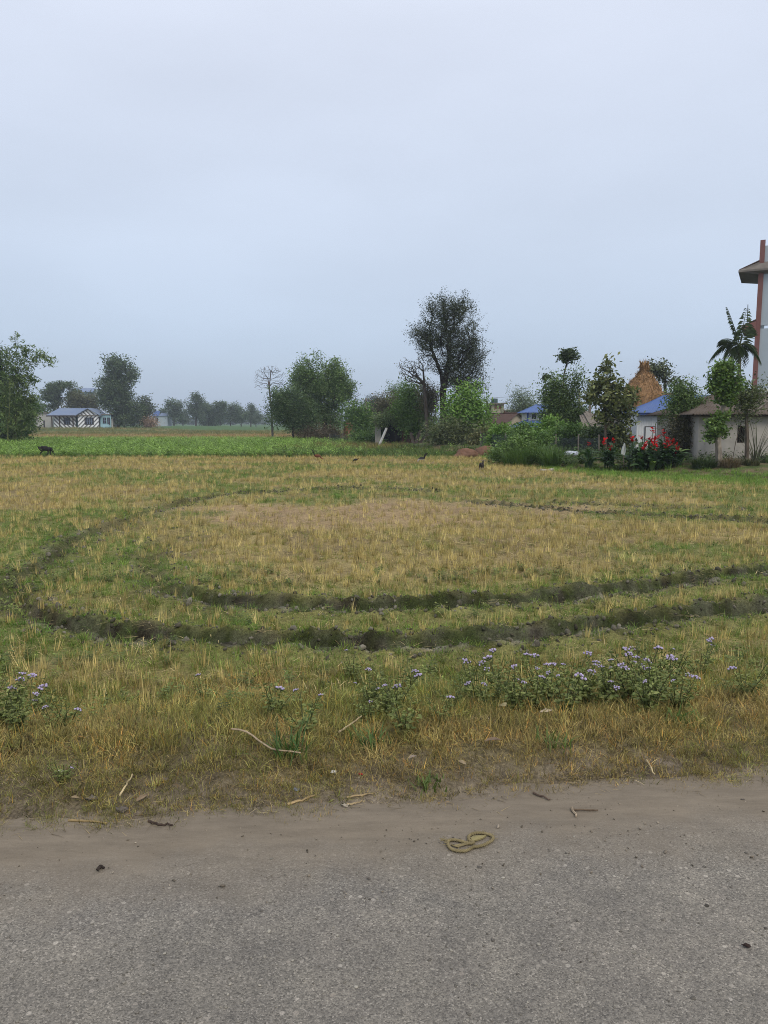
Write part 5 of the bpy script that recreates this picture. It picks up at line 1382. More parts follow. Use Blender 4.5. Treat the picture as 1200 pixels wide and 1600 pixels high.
for dz, lb in ((.2, 'upper of two thin dark wires crossing the sky right of the tall tree'), (-.5, 'lower of two thin dark wires crossing the sky right of the tall tree')):
    t_ = np.linspace(0, 1, 24)[:, None]
    line = a_ + (c_ - a_) * t_ + np.array((0, 0, 1)) * (dz - 1.1 * 4 * t_ * (1 - t_) * .5)
    wr = MB().tube(line, .014, 4).build('power_wire', DARKWD, None)
    tag(wr, lb, 'wire', 'overhead wires')
b = P(905, 690, 96); b[2] = ghs(b[0], 96)
po = thing('utility_pole', 'utility pole hidden among the garden tree leaves', 'pole', b)
MB().tube([b - (0, 0, .3), c_ + (0, 0, .3)], [.17, .11], 8).build('shaft', CONC, po, b)
# netting fence
NET, t, bb = newmat('shade_net')
bb.inputs['Base Color'].default_value = (.045, .06, .058, 1); bb.inputs['Roughness'].default_value = .8
tp = t.nodes.new('ShaderNodeBsdfTransparent'); mx = t.nodes.new('ShaderNodeMixShader')
tc = t.nodes.new('ShaderNodeTexCoord'); nn_ = t.nodes.new('ShaderNodeTexNoise'); nn_.inputs['Scale'].default_value = 3.0; t.links.new(tc.outputs['Object'], nn_.inputs['Vector'])
t.links.new(rng_node(t, nn_.outputs['Fac'], .35, .65, .3, .62), mx.inputs[0]); t.links.new(tp.outputs[0], mx.inputs[1]); t.links.new(bb.outputs[0], mx.inputs[2]); t.links.new(mx.outputs[0], t.nodes['Material Output'].inputs[0])
def net_fence(label, pts, h, seed):
    rng = np.random.default_rng(seed)
    W = [np.array((X(p, Y), Y, ghs(X(p, Y), Y))) for p, Y in pts]
    root = thing('net_fence', label, 'fence', W[0])
    mb = MB()
    for i in range(len(W) - 1):
        n = 10
        for k in range(n):
            f0, f1 = k / n, (k + 1) / n
            s0, s1 = .06 * math.sin(f0 * math.pi), .06 * math.sin(f1 * math.pi)
            a, b2 = W[i] + (W[i + 1] - W[i]) * f0, W[i] + (W[i + 1] - W[i]) * f1
            mb.add(np.array([a + (0, .03 * math.sin(k * 1.7), 0), b2 + (0, .03 * math.sin(k * 1.7 + 1.7), 0), b2 + (0, 0, h - s1), a + (0, 0, h - s0)]), np.array([(0, 1, 2, 3)]))
    mb.build('netting', NET, root, W[0])
    for q in W:
        MB().tube([q - (0, 0, .2), q + (rng.normal(0, .03), 0, h + .12)], .035, 6).build('post', GREYWD, root, W[0])
net_fence('dark shade net fence on thin posts behind the tall wild grass', [(752, 48), (790, 43), (830, 39.5), (870, 36.5), (905, 35), (938, 34)], .85, 401)
net_fence('bluish net fence below the broad leaved bush', [(515, 74), (535, 72), (560, 70), (584, 68)], .75, 402)

# --- village houses on the left
def stripe_mat(name, sgn):
    m, t, b = newmat(name); tc = t.nodes.new('ShaderNodeTexCoord'); s = t.nodes.new('ShaderNodeSeparateXYZ'); t.links.new(tc.outputs['Object'], s.inputs[0])
    a = t.nodes.new('ShaderNodeMath'); a.operation = 'MULTIPLY_ADD'; t.links.new(s.outputs[2], a.inputs[0]); a.inputs[1].default_value = sgn; t.links.new(s.outputs[0], a.inputs[2])
    d = t.nodes.new('ShaderNodeMath'); d.operation = 'DIVIDE'; t.links.new(a.outputs[0], d.inputs[0]); d.inputs[1].default_value = .92
    f = t.nodes.new('ShaderNodeMath'); f.operation = 'FRACT'; t.links.new(d.outputs[0], f.inputs[0])
    g = t.nodes.new('ShaderNodeMath'); g.operation = 'GREATER_THAN'; t.links.new(f.outputs[0], g.inputs[0]); g.inputs[1].default_value = .42
    t.links.new(mixc(t, g.outputs[0], (.13, .135, .15), (.74, .77, .79)), b.inputs['Base Color']); b.inputs['Roughness'].default_value = .85
    return m
STR1, STR2 = stripe_mat('stripes_falling', 1.0), stripe_mat('stripes_rising', -1.0)
Y9 = 172.0; zb = ghs(X(110, Y9), Y9) - .1; base = (X(80, Y9), Y9, zb)
ZH = thing('striped_house', 'blue roofed house painted with black and white diagonal stripes', 'house', base)
ze, zr = Z(649, Y9), Z(637.5, Y9 + 3)
def win(x0, x1, z0, z1, y, nm, nx=3, nz=2):
    wv = frame(MB(), x0, x1, z0, z1, y - .06, y + .1, .1).build('window', DARKWD, ZH, base)
    MB().bx(x0, x1, y + .12, y + .15, z0, z1).build('pane', GLASS, wv, base)
    g = MB()
    for k in range(1, nx): g.bx(x0 + (x1 - x0) * k / nx - .04, x0 + (x1 - x0) * k / nx + .04, y + .03, y + .08, z0, z1)
    for k in range(1, nz): g.bx(x0, x1, y + .031, y + .079, z0 + (z1 - z0) * k / nz - .04, z0 + (z1 - z0) * k / nz + .04)
    g.build('bars', FADEDBLUE, wv, base)
w1 = (X(96, Y9), X(105, Y9), Z(663, Y9), Z(653, Y9)); dro = (X(114, Y9), X(121.5, Y9), zb + .2, Z(651, Y9))
w = MB(); walls(w, X(80, Y9), X(122, Y9), zb, ze, Y9 + 1.5, Y9 + 1.75, [w1, dro]); w.build('wall', STR1, ZH, base)
win(*w1, Y9 + 1.5, 'left')
d_o = MB().bx(*dro[:2], Y9 + 1.58, Y9 + 1.66, *dro[2:]).build('door', GREEND, ZH, base)
MB().bx(dro[0] + .1, dro[0] + .2, Y9 + 1.5, Y9 + 1.578, dro[2] + 1, dro[2] + 1.2).build('handle', DARKWD, d_o, base)
w2 = (X(133, Y9), X(146, Y9), Z(663, Y9), Z(653, Y9))
w = MB(); walls(w, X(122, Y9), X(154, Y9), zb, ze, Y9, Y9 + .25, [w2]); w.bx(X(122, Y9), X(122, Y9) + .25, Y9 + .25, Y9 + 1.5, zb, ze); w.build('projecting_wall', STR2, ZH, base)
win(*w2, Y9, 'right', 4, 2)
ga, gb_, gm_ = X(122, Y9), X(156, Y9), X(139, Y9); gz = Z(638.5, Y9)
MB().add(np.array([(ga, Y9, ze + .08), (gb_, Y9, ze + .08), (gm_, Y9, gz - .15), (ga, Y9 + .2, ze + .08), (gb_, Y9 + .2, ze + .08), (gm_, Y9 + .2, gz - .15)]), [(0, 1, 2), (5, 4, 3), (0, 2, 5, 3), (2, 1, 4, 5), (0, 3, 4, 1)]).build('gable', STR1, ZH, base)
MB().bx(ga - .2, gb_ + .3, Y9 - .3, Y9 + .3, ze - .1, ze + .07).build('gable_beam', GREYWD, ZH, base)
sheets('roof_sheet', FADEDBLUE, ZH, base, (X(72, Y9), Y9 + .2, ze), (X(124, Y9), Y9 + .2, ze), (X(137, Y9), Y9 + 4.0, zr), (X(82, Y9), Y9 + 4.0, zr), 7, 6, .05)
MB().bx(X(72, Y9), X(123, Y9), Y9 + .1, Y9 + .18, ze - .28, ze).build('fascia', DARKWD, ZH, base)
for a_, b_ in (((ga - .4, ze), (gm_, gz + .1)), ((gb_ + .4, ze), (gm_, gz + .1))):
    ends = sorted([a_, b_])
    p0, p1 = ends
    corr((p0[0], Y9 - .6, p0[1]), (p1[0], Y9 - .6, p1[1]), (p1[0], Y9 + 5, p1[1]), (p0[0], Y9 + 5, p0[1]), 4, .04, .08).build('gable_roof', FADEDBLUE, ZH, base)
for px in (80, 92, 113):
    MB().bx(X(px, Y9) - .1, X(px, Y9) + .1, Y9 + .3, Y9 + .5, zb, ze - .02).build('porch_post', DARKWD, ZH, base)
w3 = [(X(159, Y9), X(163, Y9), Z(661, Y9), Z(653, Y9)), (X(166, Y9), X(169, Y9), Z(663, Y9), Z(653, Y9))]
w = MB(); walls(w, X(154, Y9) + .01, X(171, Y9), zb, Z(648, Y9), Y9 + 1.0, Y9 + 1.2, w3); w.build('annex_wall', SKYB, ZH, base)
for q in w3: win(*q, Y9 + 1.0, 'annex', 2, 2)
MB().bx(X(154, Y9) + .02, X(172, Y9), Y9 + .7, Y9 + 4, Z(648, Y9), Z(648, Y9) + .2).build('annex_roof', CONC, ZH, base)
MB().bx(X(156, Y9), X(169, Y9), Y9 + .3, Y9 + .5, zb, zb + .9).build('porch_parapet', SKYB, ZH, base)
MB().bx(X(79, Y9), X(171, Y9), Y9 + 2.2, Y9 + 6.5, zb, ze - .3).build('inner_block', WHITEP, ZH, base)

Ya = 176.0; zb = ghs(X(60, Ya), Ya) - .1; base = (X(52, Ya), Ya, zb)
WS = thing('white_shed', 'long whitish shed joined to the left of the striped house', 'shed', base)
for k in range(8):
    xa = X(50 + k * 4.1, Ya); MB().bx(xa, xa + 4.0 * M(Ya), Ya + .03 * (k % 2), Ya + .2, zb, Z(646 + .3 * math.sin(k), Ya)).build('wall_panel', mat_plain('dull_white', (.40, .40, .38), (.32, .32, .30), 1.0, .9, .1) if k == 0 else bpy.data.materials['dull_white'], WS, base)
MB().bx(X(49, Ya), X(83, Ya), Ya - .3, Ya + 4, Z(645.5, Ya), Z(644.3, Ya)).build('roof', CONC, WS, base)
MB().bx(X(68, Ya), X(70, Ya), Ya - .1, Ya - .02, zb, Z(657, Ya)).build('door', DARK, WS, base)
Yb = 232.0; zb = ghs(X(128, Yb), Yb) - .1; base = (X(112, Yb), Yb, zb)
TH = thing('two_storey_house', 'tall grey house with a flat blue roof behind the striped house', 'house', base)
op = [(X(px, Yb), X(px + 5, Yb), Z(630, Yb), Z(620, Yb)) for px in (116, 126, 136)]
w = MB(); walls(w, X(112, Yb), X(146, Yb), zb, Z(612, Yb), Yb, Yb + .3, op); w.build('wall', PALEBLUE, TH, base)
for q in op: MB().bx(q[0], q[1], Yb + .15, Yb + .2, q[2], q[3]).build('window', GLASS, TH, base)
sheets('roof_sheet', FADEDBLUE, TH, base, (X(110, Yb), Yb - .8, Z(612.5, Yb)), (X(148, Yb), Yb - .8, Z(612.5, Yb)), (X(146, Yb), Yb + 4, Z(606.5, Yb + 4)), (X(113, Yb), Yb + 4, Z(606.5, Yb + 4)), 5, 5, .05)
MB().bx(X(113, Yb), X(146, Yb) - .01, Yb + 3.6, Yb + 3.9, zb, Z(608.5, Yb + 4)).build('back_wall', PALEBLUE, TH, base)
Yc = 262.0; zb = ghs(X(244, Yc), Yc) - .1; base = (X(239, Yc), Yc, zb)
FH = thing('far_blue_house', 'small hazy house with a blue roof left of the row of far trees', 'house', base)
MB().bx(X(240, Yc), X(262, Yc), Yc, Yc + 5, zb, Z(650, Yc)).build('wall', PALEBLUE, FH, base)
MB().bx(X(243, Yc), X(247, Yc), Yc - .05, Yc - .01, Z(660, Yc), Z(653, Yc)).build('window', GLASS, FH, base)
sheets('roof_sheet', BLUETIN, FH, base, (X(238, Yc), Yc - .6, Z(650, Yc)), (X(249, Yc), Yc - .6, Z(650, Yc)), (X(248, Yc), Yc + 2.6, Z(642, Yc)), (X(240, Yc), Yc + 2.6, Z(642, Yc)), 3, 5, .05)
sheets('porch_roof_sheet', FADEDBLUE, FH, base, (X(249, Yc), Yc - .3, Z(650, Yc)), (X(263, Yc), Yc - .3, Z(650, Yc)), (X(262, Yc), Yc + 2.6, Z(645, Yc)), (X(249, Yc), Yc + 2.6, Z(645, Yc)), 3, 5, .05)
# ------------------------------------------------------------------ crops and lawns
def zone(y0, y1, dens, fn, pad=3.0, lat=.58):
    x, y = area_points(y0, y1, dens, pad, lat)
    k = fn(x, y); return x[k], y[k]
L = []
for y0, y1, dn, sc in ((41.2, 55, 9, 1.9), (55, 84, 5, 2.2)):
    x, y = zone(y0, y1, dn, lambda x, y: (RNG.random(len(x)) < 1 - .96 * sstep(-9.0, 0.5, x + (y - 41) * .05)) & (y > 41.2))
    n = len(x); L.append((put(x, y), rots(n, .1), sc * (.7 + .6 * RNG.random(n)), tints(n, (.155, .26, .05), (.275, .40, .09), .2, .55 * RNG.random(n) + .45 * fbm(x, y, .35, 3, 161))))
p_, r_, s_, c_ = cat3(L)
scatter('crop_plants', p_, r_, s_, c_, SRC_SPRIG, 'strip of bright green leafy crop beyond the stubble field', 'crop')
x, y = zone(41.2, 78, 9, lambda x, y: (x > -9 + .1 * (y - 41)) & (y < np.where(x > 1.9, home_edge(x) + 2.5, 99)) & (x < 12))
n = len(x); f = np.clip(sstep(49, 55, y) * sstep(72, 62, y) * .9 * sstep(6, 1, x) + .25 * RNG.normal(size=n), 0, 1)
scatter('meadow_grass', put(x, y), rots(n, .2), 2.0 + 1.3 * RNG.random(n), tints(n, (.075, .13, .035), (.20, .165, .06), .18, f), SRC_GRASS, 'green and olive grass strip right of the crop before the shed', 'grass')
x, y = zone(18, 46, 34, lambda x, y: (x > 1.2) & (y > home_edge(x) - 5.5 - 2.2 * (fbm(x, y, .35, 2, 171) - .5) * 2) & (y < home_edge(x) + 2.2) & (RNG.random(len(x)) < sstep(-6, -2.0, y - home_edge(x))))
n = len(x); scatter('lawn_grass', put(x, y), rots(n, .2), .8 + .7 * RNG.random(n), tints(n, (.13, .25, .04), (.21, .33, .065), .16), SRC_GRASS, 'fresh green short grass band below the red flowers', 'grass')
L = []
for y0, y1, dn, sc, a, b_ in ((84, 115, 2.0, 3.2, (.26, .19, .09), (.36, .27, .13)), (115, 165, 1.2, 4.0, (.09, .14, .045), (.24, .21, .09))):
    x, y = zone(y0, y1, dn, lambda x, y: x < -4 - .06 * (y - 84))
    n = len(x); L.append((put(x, y), rots(n, .2), sc * (.6 + .6 * RNG.random(n)), tints(n, a, b_, .16)))
p_, r_, s_, c_ = cat3(L)
scatter('far_field_grass', p_, r_, s_, c_, SRC_GRASS, 'dry and green grass on the strips beyond the crop', 'grass')
x, y = zone(28, 40, 8, lambda x, y: (x > 3) & (y > home_edge(x) + .8) & (RNG.random(len(x)) < fbm(x, y, .5, 3, 181) * 1.3))
n = len(x); scatter('yard_weeds', put(x, y), rots(n, .15), 1.2 + 1.6 * RNG.random(n), tints(n, (.05, .09, .028), (.10, .15, .045), .2), SRC_SPRIG, 'low green weeds round the houses and hedge', 'weeds')

# ------------------------------------------------------------------ red cannas: every leaf and flower head a part
def canna_leaf():
    mb = MB(); n = 6; V = []
    for k in range(n + 1):
        f = k / n; a = .25 + 1.0 * f * f
        x = .42 * f * math.sin(a) * 1.2; z = .42 * f * math.cos(a * .8)
        w = .085 * math.sin(math.pi * (.08 + .9 * f)) ** .8
        V += [(x, -w, z + w * .25), (x, 0, z), (x, w, z + w * .25)]
    F = [(3 * k + j, 3 * k + j + 1, 3 * k + j + 4, 3 * k + j + 3) for k in range(n) for j in range(2)]
    return mb.add(np.array(V), np.array(F), (1, 1, 1))
def tint_mesh(fn, c, mat): 
    mb = fn(); mb.C = [np.broadcast_to(np.array(c), q.shape) for q in mb.C]; return mb
LEAFM = [tint_mesh(canna_leaf, c, LEAF).mesh('canna_leaf', LEAF, True) for c in ((.042, .085, .034), (.055, .11, .04), (.035, .066, .032), (.12, .19, .045))]
def canna_flower(seed):
    rg = np.random.default_rng(seed); mb = MB()
    mb.tube([(0, 0, -.22), (0, 0, .1)], [.009, .006], 5, (.06, .09, .03))
    for k in range(9):
        a = rg.random() * 6.28; z = rg.uniform(-.06, .12); p = np.array((0, 0, z)); o = np.array((math.cos(a), math.sin(a), .55 + .5 * rg.random())); s = np.array((-math.sin(a), math.cos(a), 0))
        L = .07 + .045 * rg.random(); w = .028 + .012 * rg.random(); c = np.array((.50, .012, .016)) * (.75 + .5 * rg.random())
        mb.add(np.array([p, p + o * L * .5 + s * w, p + o * L + s * w * .6 - (0, 0, .015), p + o * L - s * w * .6 - (0, 0, .02), p + o * L * .5 - s * w]), [(0, 1, 2, 3, 4)], c)
    return mb.mesh('canna_flower', FLOWER)
FLM = [canna_flower(700 + i) for i in range(5)]
STEM_ = tint_mesh(lambda: MB().tube([(0, 0, -.03), (.01, 0, .5), (0, .01, 1.0)], [.018, .014, .01], 6), (.05, .085, .03), LEAF).mesh('canna_stem', LEAF)
def obj(name, me, parent, loc=(0, 0, 0), rot=(0, 0, 0), scl=(1, 1, 1)):
    o = bpy.data.objects.new(name, me); COL.objects.link(o); o.parent = parent
    o.location = loc; o.rotation_euler = rot; o.scale = scl
    return o
def canna(label, px, py, Y, top_py, flower_px, seed, group, bloom=1, leaves=9):
    rg = np.random.default_rng(seed); b = P(px, py, Y); b[2] = ghs(b[0], b[1])
    root = thing('canna_plant', label, 'flowering plant', b, 0, group)
    h = max(.5, (Z(top_py, Y) - b[2]) * .93)
    lean = rg.normal(0, .05)
    for s_i in range(3):
        ang = rg.random() * 6.28; dx = .12 * math.cos(ang) * (s_i > 0); dy = .12 * math.sin(ang) * (s_i > 0); hh = h * (1 if s_i == 0 else .75)
        obj('stem', STEM_, root, (dx, dy, 0), (rg.normal(0, .05), lean, 0), (1, 1, hh))
        for k in range(leaves // 3 + 1):
            f = .06 + .58 * k / (leaves // 3) + rg.normal(0, .03)
            sc = rg.uniform(.85, 1.35) * (1.1 - .35 * f)
            obj('leaf', LEAFM[int(rg.choice(4, p=[.38, .36, .2, .06]))], root, (dx, dy, hh * f), (rg.normal(0, .15), rg.normal(.0, .15), rg.random() * 6.28), (sc, sc, sc))
        if s_i < bloom:
            obj('flower_head', FLM[int(rg.integers(5))], root, (dx + lean * hh, dy, hh - .02), (rg.normal(0, .15), rg.normal(0, .15), rg.random() * 6.28), [1.15 * rg.uniform(.85, 1.3)] * 3)
    if 'a dark seed spike' in label:
        MB().tube([(.05, 0, h * .5), (.06, 0, h * .95), (.05, .01, h * 1.16)], [.012, .012, .009], 6, (.02, .018, .016)).blob((.05, .01, h * 1.12), (.025, .025, .09), 7, 4, (.022, .019, .016), .5).build('seed_spike', BARK, root)
    return root
cl = [(917, 741, 29.5, 691, 'single red canna, leftmost of the row in front of the netting', 1), (944, 741, 29.0, 690, 'red canna with broad leaves just left of the white rag', 1), (958, 741, 28.8, 687, 'tallest red canna left of the white rag on its stick', 2),
      (987, 741, 28.6, 684, 'red canna at the left end of the big bed by the white wall', 1), (998, 742, 28.5, 680, 'red canna second from the left in the big bed by the white wall', 1), (1006, 743, 28.2, 698, 'short red canna at the front of the big bed under the white wall', 1),
      (1013, 742, 28.6, 671, 'tallest red canna of the big bed, before the white wall', 2), (1020, 743, 28.2, 686, 'red canna in the middle of the big bed with mixed buds', 2), (1027, 743, 28.0, 700, 'low red canna in the middle front of the big bed', 1),
      (1033, 742, 28.5, 676, 'tall red canna with a dark seed spike right of the bed middle', 2), (1041, 743, 28.2, 684, 'red canna right of the dark seed spike', 2), (1049, 743, 28.1, 690, 'red canna second from the right end of the big bed', 1),
      (1058, 744, 28.0, 696, 'large headed red canna at the right end of the big bed', 2), (1000, 743, 28.0, 706, 'leafy canna without an open flower at the front left of the big bed', 0), (1046, 745, 27.8, 712, 'leafy canna without an open flower at the front right of the big bed', 0), (1022, 744, 27.8, 710, 'leafy canna without an open flower at the front centre of the big bed', 0),
      (840, 716, 41.0, 672, 'far red flowering plant under the blue lower roof', 2)]
for i, (px, py, Y, tp, lb, bl) in enumerate(cl):
    canna(lb, px, py, Y, tp, px, 800 + i, 'red flowering cannas by the garden', bl, 12)

# white rag on a stick, sack, board, earth mounds
b = P(975, 741, 28.4); b[2] = ghs(b[0], b[1])
rg_ = thing('rag_stick', 'white rag hanging on a stick between the red cannas', 'rag', b)
MB().tube([b - (0, 0, .1), P(974, 715, 28.4), P(976, 692, 28.4)], .018, 5, (.12, .10, .08)).build('stick', BARK, rg_, b)
mb = MB(); V = []; q0 = P(976, 693, 28.35)
for i in range(9):
    for j in range(6):
        f, g = i / 8, j / 5
        V.append(q0 + np.array(((g - .5) * (.05 + .10 * math.sin(f * 2.0)) - .05 * f, .05 * math.sin(g * 9 + f * 3), -f * .42 + .03 * math.sin(g * 7))))
mb.add(np.array(V), np.array([(i * 6 + j, i * 6 + j + 1, i * 6 + j + 7, i * 6 + j + 6) for i in range(8) for j in range(5)]))
CLOTH = mat_plain('white_cloth', (.50, .52, .51), (.34, .36, .35), 6, .9, .2); mb.build('cloth', CLOTH, rg_, b, True)
def lumpy(name, label, cat, c, r, mat, seed, n=16, m=10, amp=.35, freq=3, flatten=True):
    rg = np.random.default_rng(seed); mb = MB().blob((0, 0, 0), (1, 1, 1), n, m)
    V = mb.V[0]; V = V * (1 + amp * (fbm(V[:, 0] * freq + seed, V[:, 1] * freq + V[:, 2] * freq * 1.3, 1.0, 3, seed)[:, None] - .5) * 2)
    if flatten: V[:, 2] = np.maximum(V[:, 2], -.25)
    mb.V[0] = V * np.asarray(r)
    o = mb.build(name, mat, None, smooth=True); o.location = [float(q) for q in c]
    return tag(o, label, cat)
b = P(893, 722, 33.5); b[2] = ghs(b[0], b[1])
lumpy('plastic_sack', 'crumpled white plastic sack lying below the netting', 'sack', b + (0, 0, .12), (.36, .25, .17), mat_plain('sack_white', (.58, .60, .64), (.36, .40, .52), 9, .5, .5, .02), 5)
b = P(854, 733, 29.2); b[2] = ghs(b[0], b[1])
tag(MB().box(b + (0, 0, .05), (.46, .16, .05), (.05, .06, .15)).box(b + (.2, .05, .08), (.2, .12, .03), (.1, -.1, .6)).build('pale_board', mat_plain('pale_board', (.46, .43, .37), None, 5, .8, .2)), 'pale broken board lying in the grass left of the cannas', 'board')
EARTH = mat_plain('red_earth', (.20, .115, .08), (.135, .08, .055), 4, .95, .9, .04, .05)
for k, (px, py, Y, r, lb) in enumerate([(728, 716, 41, (.78, .6, .52), 'reddish earth mound, wider left one of the pair near the dark kid goat'), (757, 715, 41.5, (.55, .5, .58), 'reddish earth mound, smaller right one of the pair near the dark kid goat')]):
    b = P(px, py, Y); b[2] = ghs(b[0], b[1]) - .02
    o = lumpy('earth_mound', lb, 'earth mound', b, r, EARTH, 11 + k, 24, 16, .5, 2.2); o['kind'] = 'thing'; o['group'] = 'reddish earth mounds'

# ------------------------------------------------------------------ goats and hens
def body(name, pts, edges, mat, parent, sub=2):
    me = bpy.data.meshes.new(name)
    me.from_pydata([p[:3] for p in pts], edges, [])
    me.materials.append(mat)
    o = bpy.data.objects.new(name, me); COL.objects.link(o); o.parent = parent
    sk = o.modifiers.new('skin', 'SKIN')
    lay = me.skin_vertices[0] if me.skin_vertices else None
    if lay is None:
        bm_ = __import__('bmesh').new(); bm_.from_mesh(me); bm_.verts.layers.skin.verify(); bm_.to_mesh(me); bm_.free(); lay = me.skin_vertices[0]
    for i, p in enumerate(pts):
        r = p[3] if isinstance(p[3], tuple) else (p[3], p[3]); lay.data[i].radius = r; lay.data[i].use_root = (i == 0)
    sk.use_smooth_shade = True
    sb = o.modifiers.new('smooth', 'SUBSURF'); sb.levels = sub; sb.render_levels = sub
    return o
def goat(label, pos, rz, s, mat, head_down, dark, horn=True):
    root = thing('goat', label, 'goat', pos, rz, 'black goats on the stubble')
    if head_down: nk = [(.37, 0, .50, .095), (.46, 0, .36, .07), (.53, 0, .22, .058), (.60, 0, .10, .042), (.63, 0, .045, .032)]
    else: nk = [(.36, 0, .60, .09), (.43, 0, .74, .068), (.49, 0, .82, .062), (.58, 0, .79, .044), (.64, 0, .76, .034)]
    pts = [(-.02, 0, .50, (.155, .17)), (-.28, 0, .53, (.13, .14)), (-.38, 0, .56, .07), (-.43, 0, .64, .028), (-.45, 0, .70, .015), (.24, 0, .52, (.13, .155))] + nk
    ed = [(0, 1), (1, 2), (2, 3), (3, 4), (0, 5), (5, 6), (6, 7), (7, 8), (8, 9), (9, 10)]
    for sx, leg in ((-1, [(-.27, .075), (-.20, .07), (-.33, .032), (-.31, .026), (-.29, .028)]), (1, [(.24, .065), (.255, .05), (.245, .034), (.24, .024), (.255, .028)])):
        for sy in (-1, 1):
            k = len(pts); st = .05 * sy * sx
            for (x, r), z in zip(leg, (.43, .30, .19, .06, .0)):
                pts.append((x + st * (1 - z), sy * (.09), z + .012, r))
            ed += [((1 if sx < 0 else 5), k)] + [(k + i, k + i + 1) for i in range(4)]
    pts = [(a * s, b_ * s, c * s, (tuple(q * s for q in r) if isinstance(r, tuple) else r * s)) for a, b_, c, r in pts]
    body('body', pts, ed, mat, root)
    hx, hz = nk[2][0] * s, nk[2][2] * s
    for sy in (-1, 1):
        MB().blob((0, 0, 0), (.02 * s, .085 * s, .032 * s), 8, 5, (1, 1, 1)).build('ear', dark, root).location = (hx - .02 * s, sy * .115 * s, hz + .02 * s)
        if horn:
            MB().tube(np.array([(hx - .02 * s, sy * .03 * s, hz + .05 * s), (hx - .08 * s, sy * .045 * s, hz + .12 * s), (hx - .15 * s, sy * .06 * s, hz + .13 * s)]), [.016 * s, .012 * s, .004 * s], 6).build('horn', DARKWD, root)
    return root
FUR = mat_plain('black_fur', (.012, .011, .011), (.022, .02, .019), 20, .8, .4, .004, .2)
FURB, t, bb = newmat('dark_fur_pale_shins')
tc = t.nodes.new('ShaderNodeTexCoord'); s_ = t.nodes.new('ShaderNodeSeparateXYZ'); t.links.new(tc.outputs['Object'], s_.inputs[0])
t.links.new(mixc(t, rng_node(t, s_.outputs[2], .07, .12), (.28, .22, .16), (.022, .017, .014)), bb.inputs['Base Color']); bb.inputs['Roughness'].default_value = .85
b = Gz(71, 713.5); b[2] = ghs(b[0], b[1]); goat('black goat grazing with its head down in front of the crop on the left', b, 0.08, .86, FUR, True, FUR)
b = Gz(752.5, 735.5); b[2] = ghs(b[0], b[1]); goat('small dark goat kid with pale shins standing on the right part of the field', b, R(68), .46, FURB, False, FURB, False)
RED_ = mat_plain('comb_red', (.40, .02, .02), None, 20, .6, 0)
YEL = mat_plain('leg_yellow', (.30, .21, .07), None, 20, .6, 0)
def hen(label, pos, rz, s, mat, tailm, pecking, tail_up=.26):
    root = thing('hen', label, 'hen', pos, rz, 'hens pecking on the stubble')
    if pecking: nk = [(.15, 0, .19, .05), (.20, 0, .11, .034), (.235, 0, .06, .03)]
    else: nk = [(.14, 0, .27, .045), (.16, 0, .35, .034), (.19, 0, .39, .032)]
    pts = [(0, 0, .21, (.085, .09)), (-.11, 0, .24, .06), (-.17, 0, .28, .03), (.09, 0, .22, (.075, .08))] + nk
    body('body', [(a * s, b_ * s, c * s, (tuple(q * s for q in r) if isinstance(r, tuple) else r * s)) for a, b_, c, r in pts], [(0, 1), (1, 2), (0, 3), (3, 4), (4, 5), (5, 6)], mat, root)
    mb = MB()
    for k in range(7):
        a = (k - 3) * .22
        p0 = np.array((-.14, .01 * (k - 3), .26)) * s
        p1 = p0 + np.array((-.06, .03 * (k - 3), tail_up * .6)) * s; p2 = p0 + np.array((-.13 - .015 * abs(k - 3), .05 * (k - 3), tail_up)) * s
        mb.tube([p0, p1, p2], [.018 * s, .026 * s, .006 * s], 4, flat=.4)
    mb.build('tail', tailm, root)
    hx, hz = nk[2][0] * s, nk[2][2] * s; dn = -1 if pecking else 0
    MB().tube([(hx + .015 * s, 0, hz + .01 * dn * s), (hx + (.03 if pecking else .06) * s, 0, hz + (.045 * dn - .005) * s)], [.014 * s, .003 * s], 6).build('beak', YEL, root)
    MB().box((hx - (.012 if not pecking else -.02) * s, 0, hz + .036 * s), (.05 * s, .008 * s, .03 * s), (0, .2 if not pecking else 1.0, 0)).build('comb', RED_, root)
    for sy in (-1, 1):
        lg = MB().tube(np.array([(.01, sy * .04, .15), (.0, sy * .045, .075), (.01, sy * .045, .01)]) * s, .010 * s, 5)
        for a in (-.5, 0, .5): lg.tube(np.array([(.01, sy * .045, .008), (.01 + .05 * math.cos(a), sy * .045 + .05 * math.sin(a), .004)]) * s, .006 * s, 4)
        lg.build('leg', YEL, root)
    return root
HB_ = mat_plain('brown_feathers', (.16, .055, .028), (.09, .035, .02), 25, .8, .3, .005); HK = mat_plain('black_feathers', (.012, .012, .014), (.03, .028, .03), 25, .7, .3, .005)
HW, t, bb = newmat('black_white_feathers'); tc = t.nodes.new('ShaderNodeTexCoord'); s_ = t.nodes.new('ShaderNodeSeparateXYZ'); t.links.new(tc.outputs['Object'], s_.inputs[0])
t.links.new(mixc(t, rng_node(t, s_.outputs[2], .17, .21), (.55, .53, .5), (.014, .014, .016)), bb.inputs['Base Color']); bb.inputs['Roughness'].default_value = .8
b = Gz(496, 719); b[2] = ghs(b[0], b[1]); hen('brown cockerel with a tall black tail pecking left of the other hens', b, .15, 1.0, HB_, HK, True, .30)
b = Gz(556, 723); b[2] = ghs(b[0], b[1]); hen('low black hen pecking between the brown cockerel and the pied hen', b, 2.9, .62, HK, HB_, True, .1)
b = Gz(659, 723); b[2] = ghs(b[0], b[1]); hen('pied black hen with white belly and upright tail left of the goat kid', b, 2.7, .95, HW, HK, True, .27)

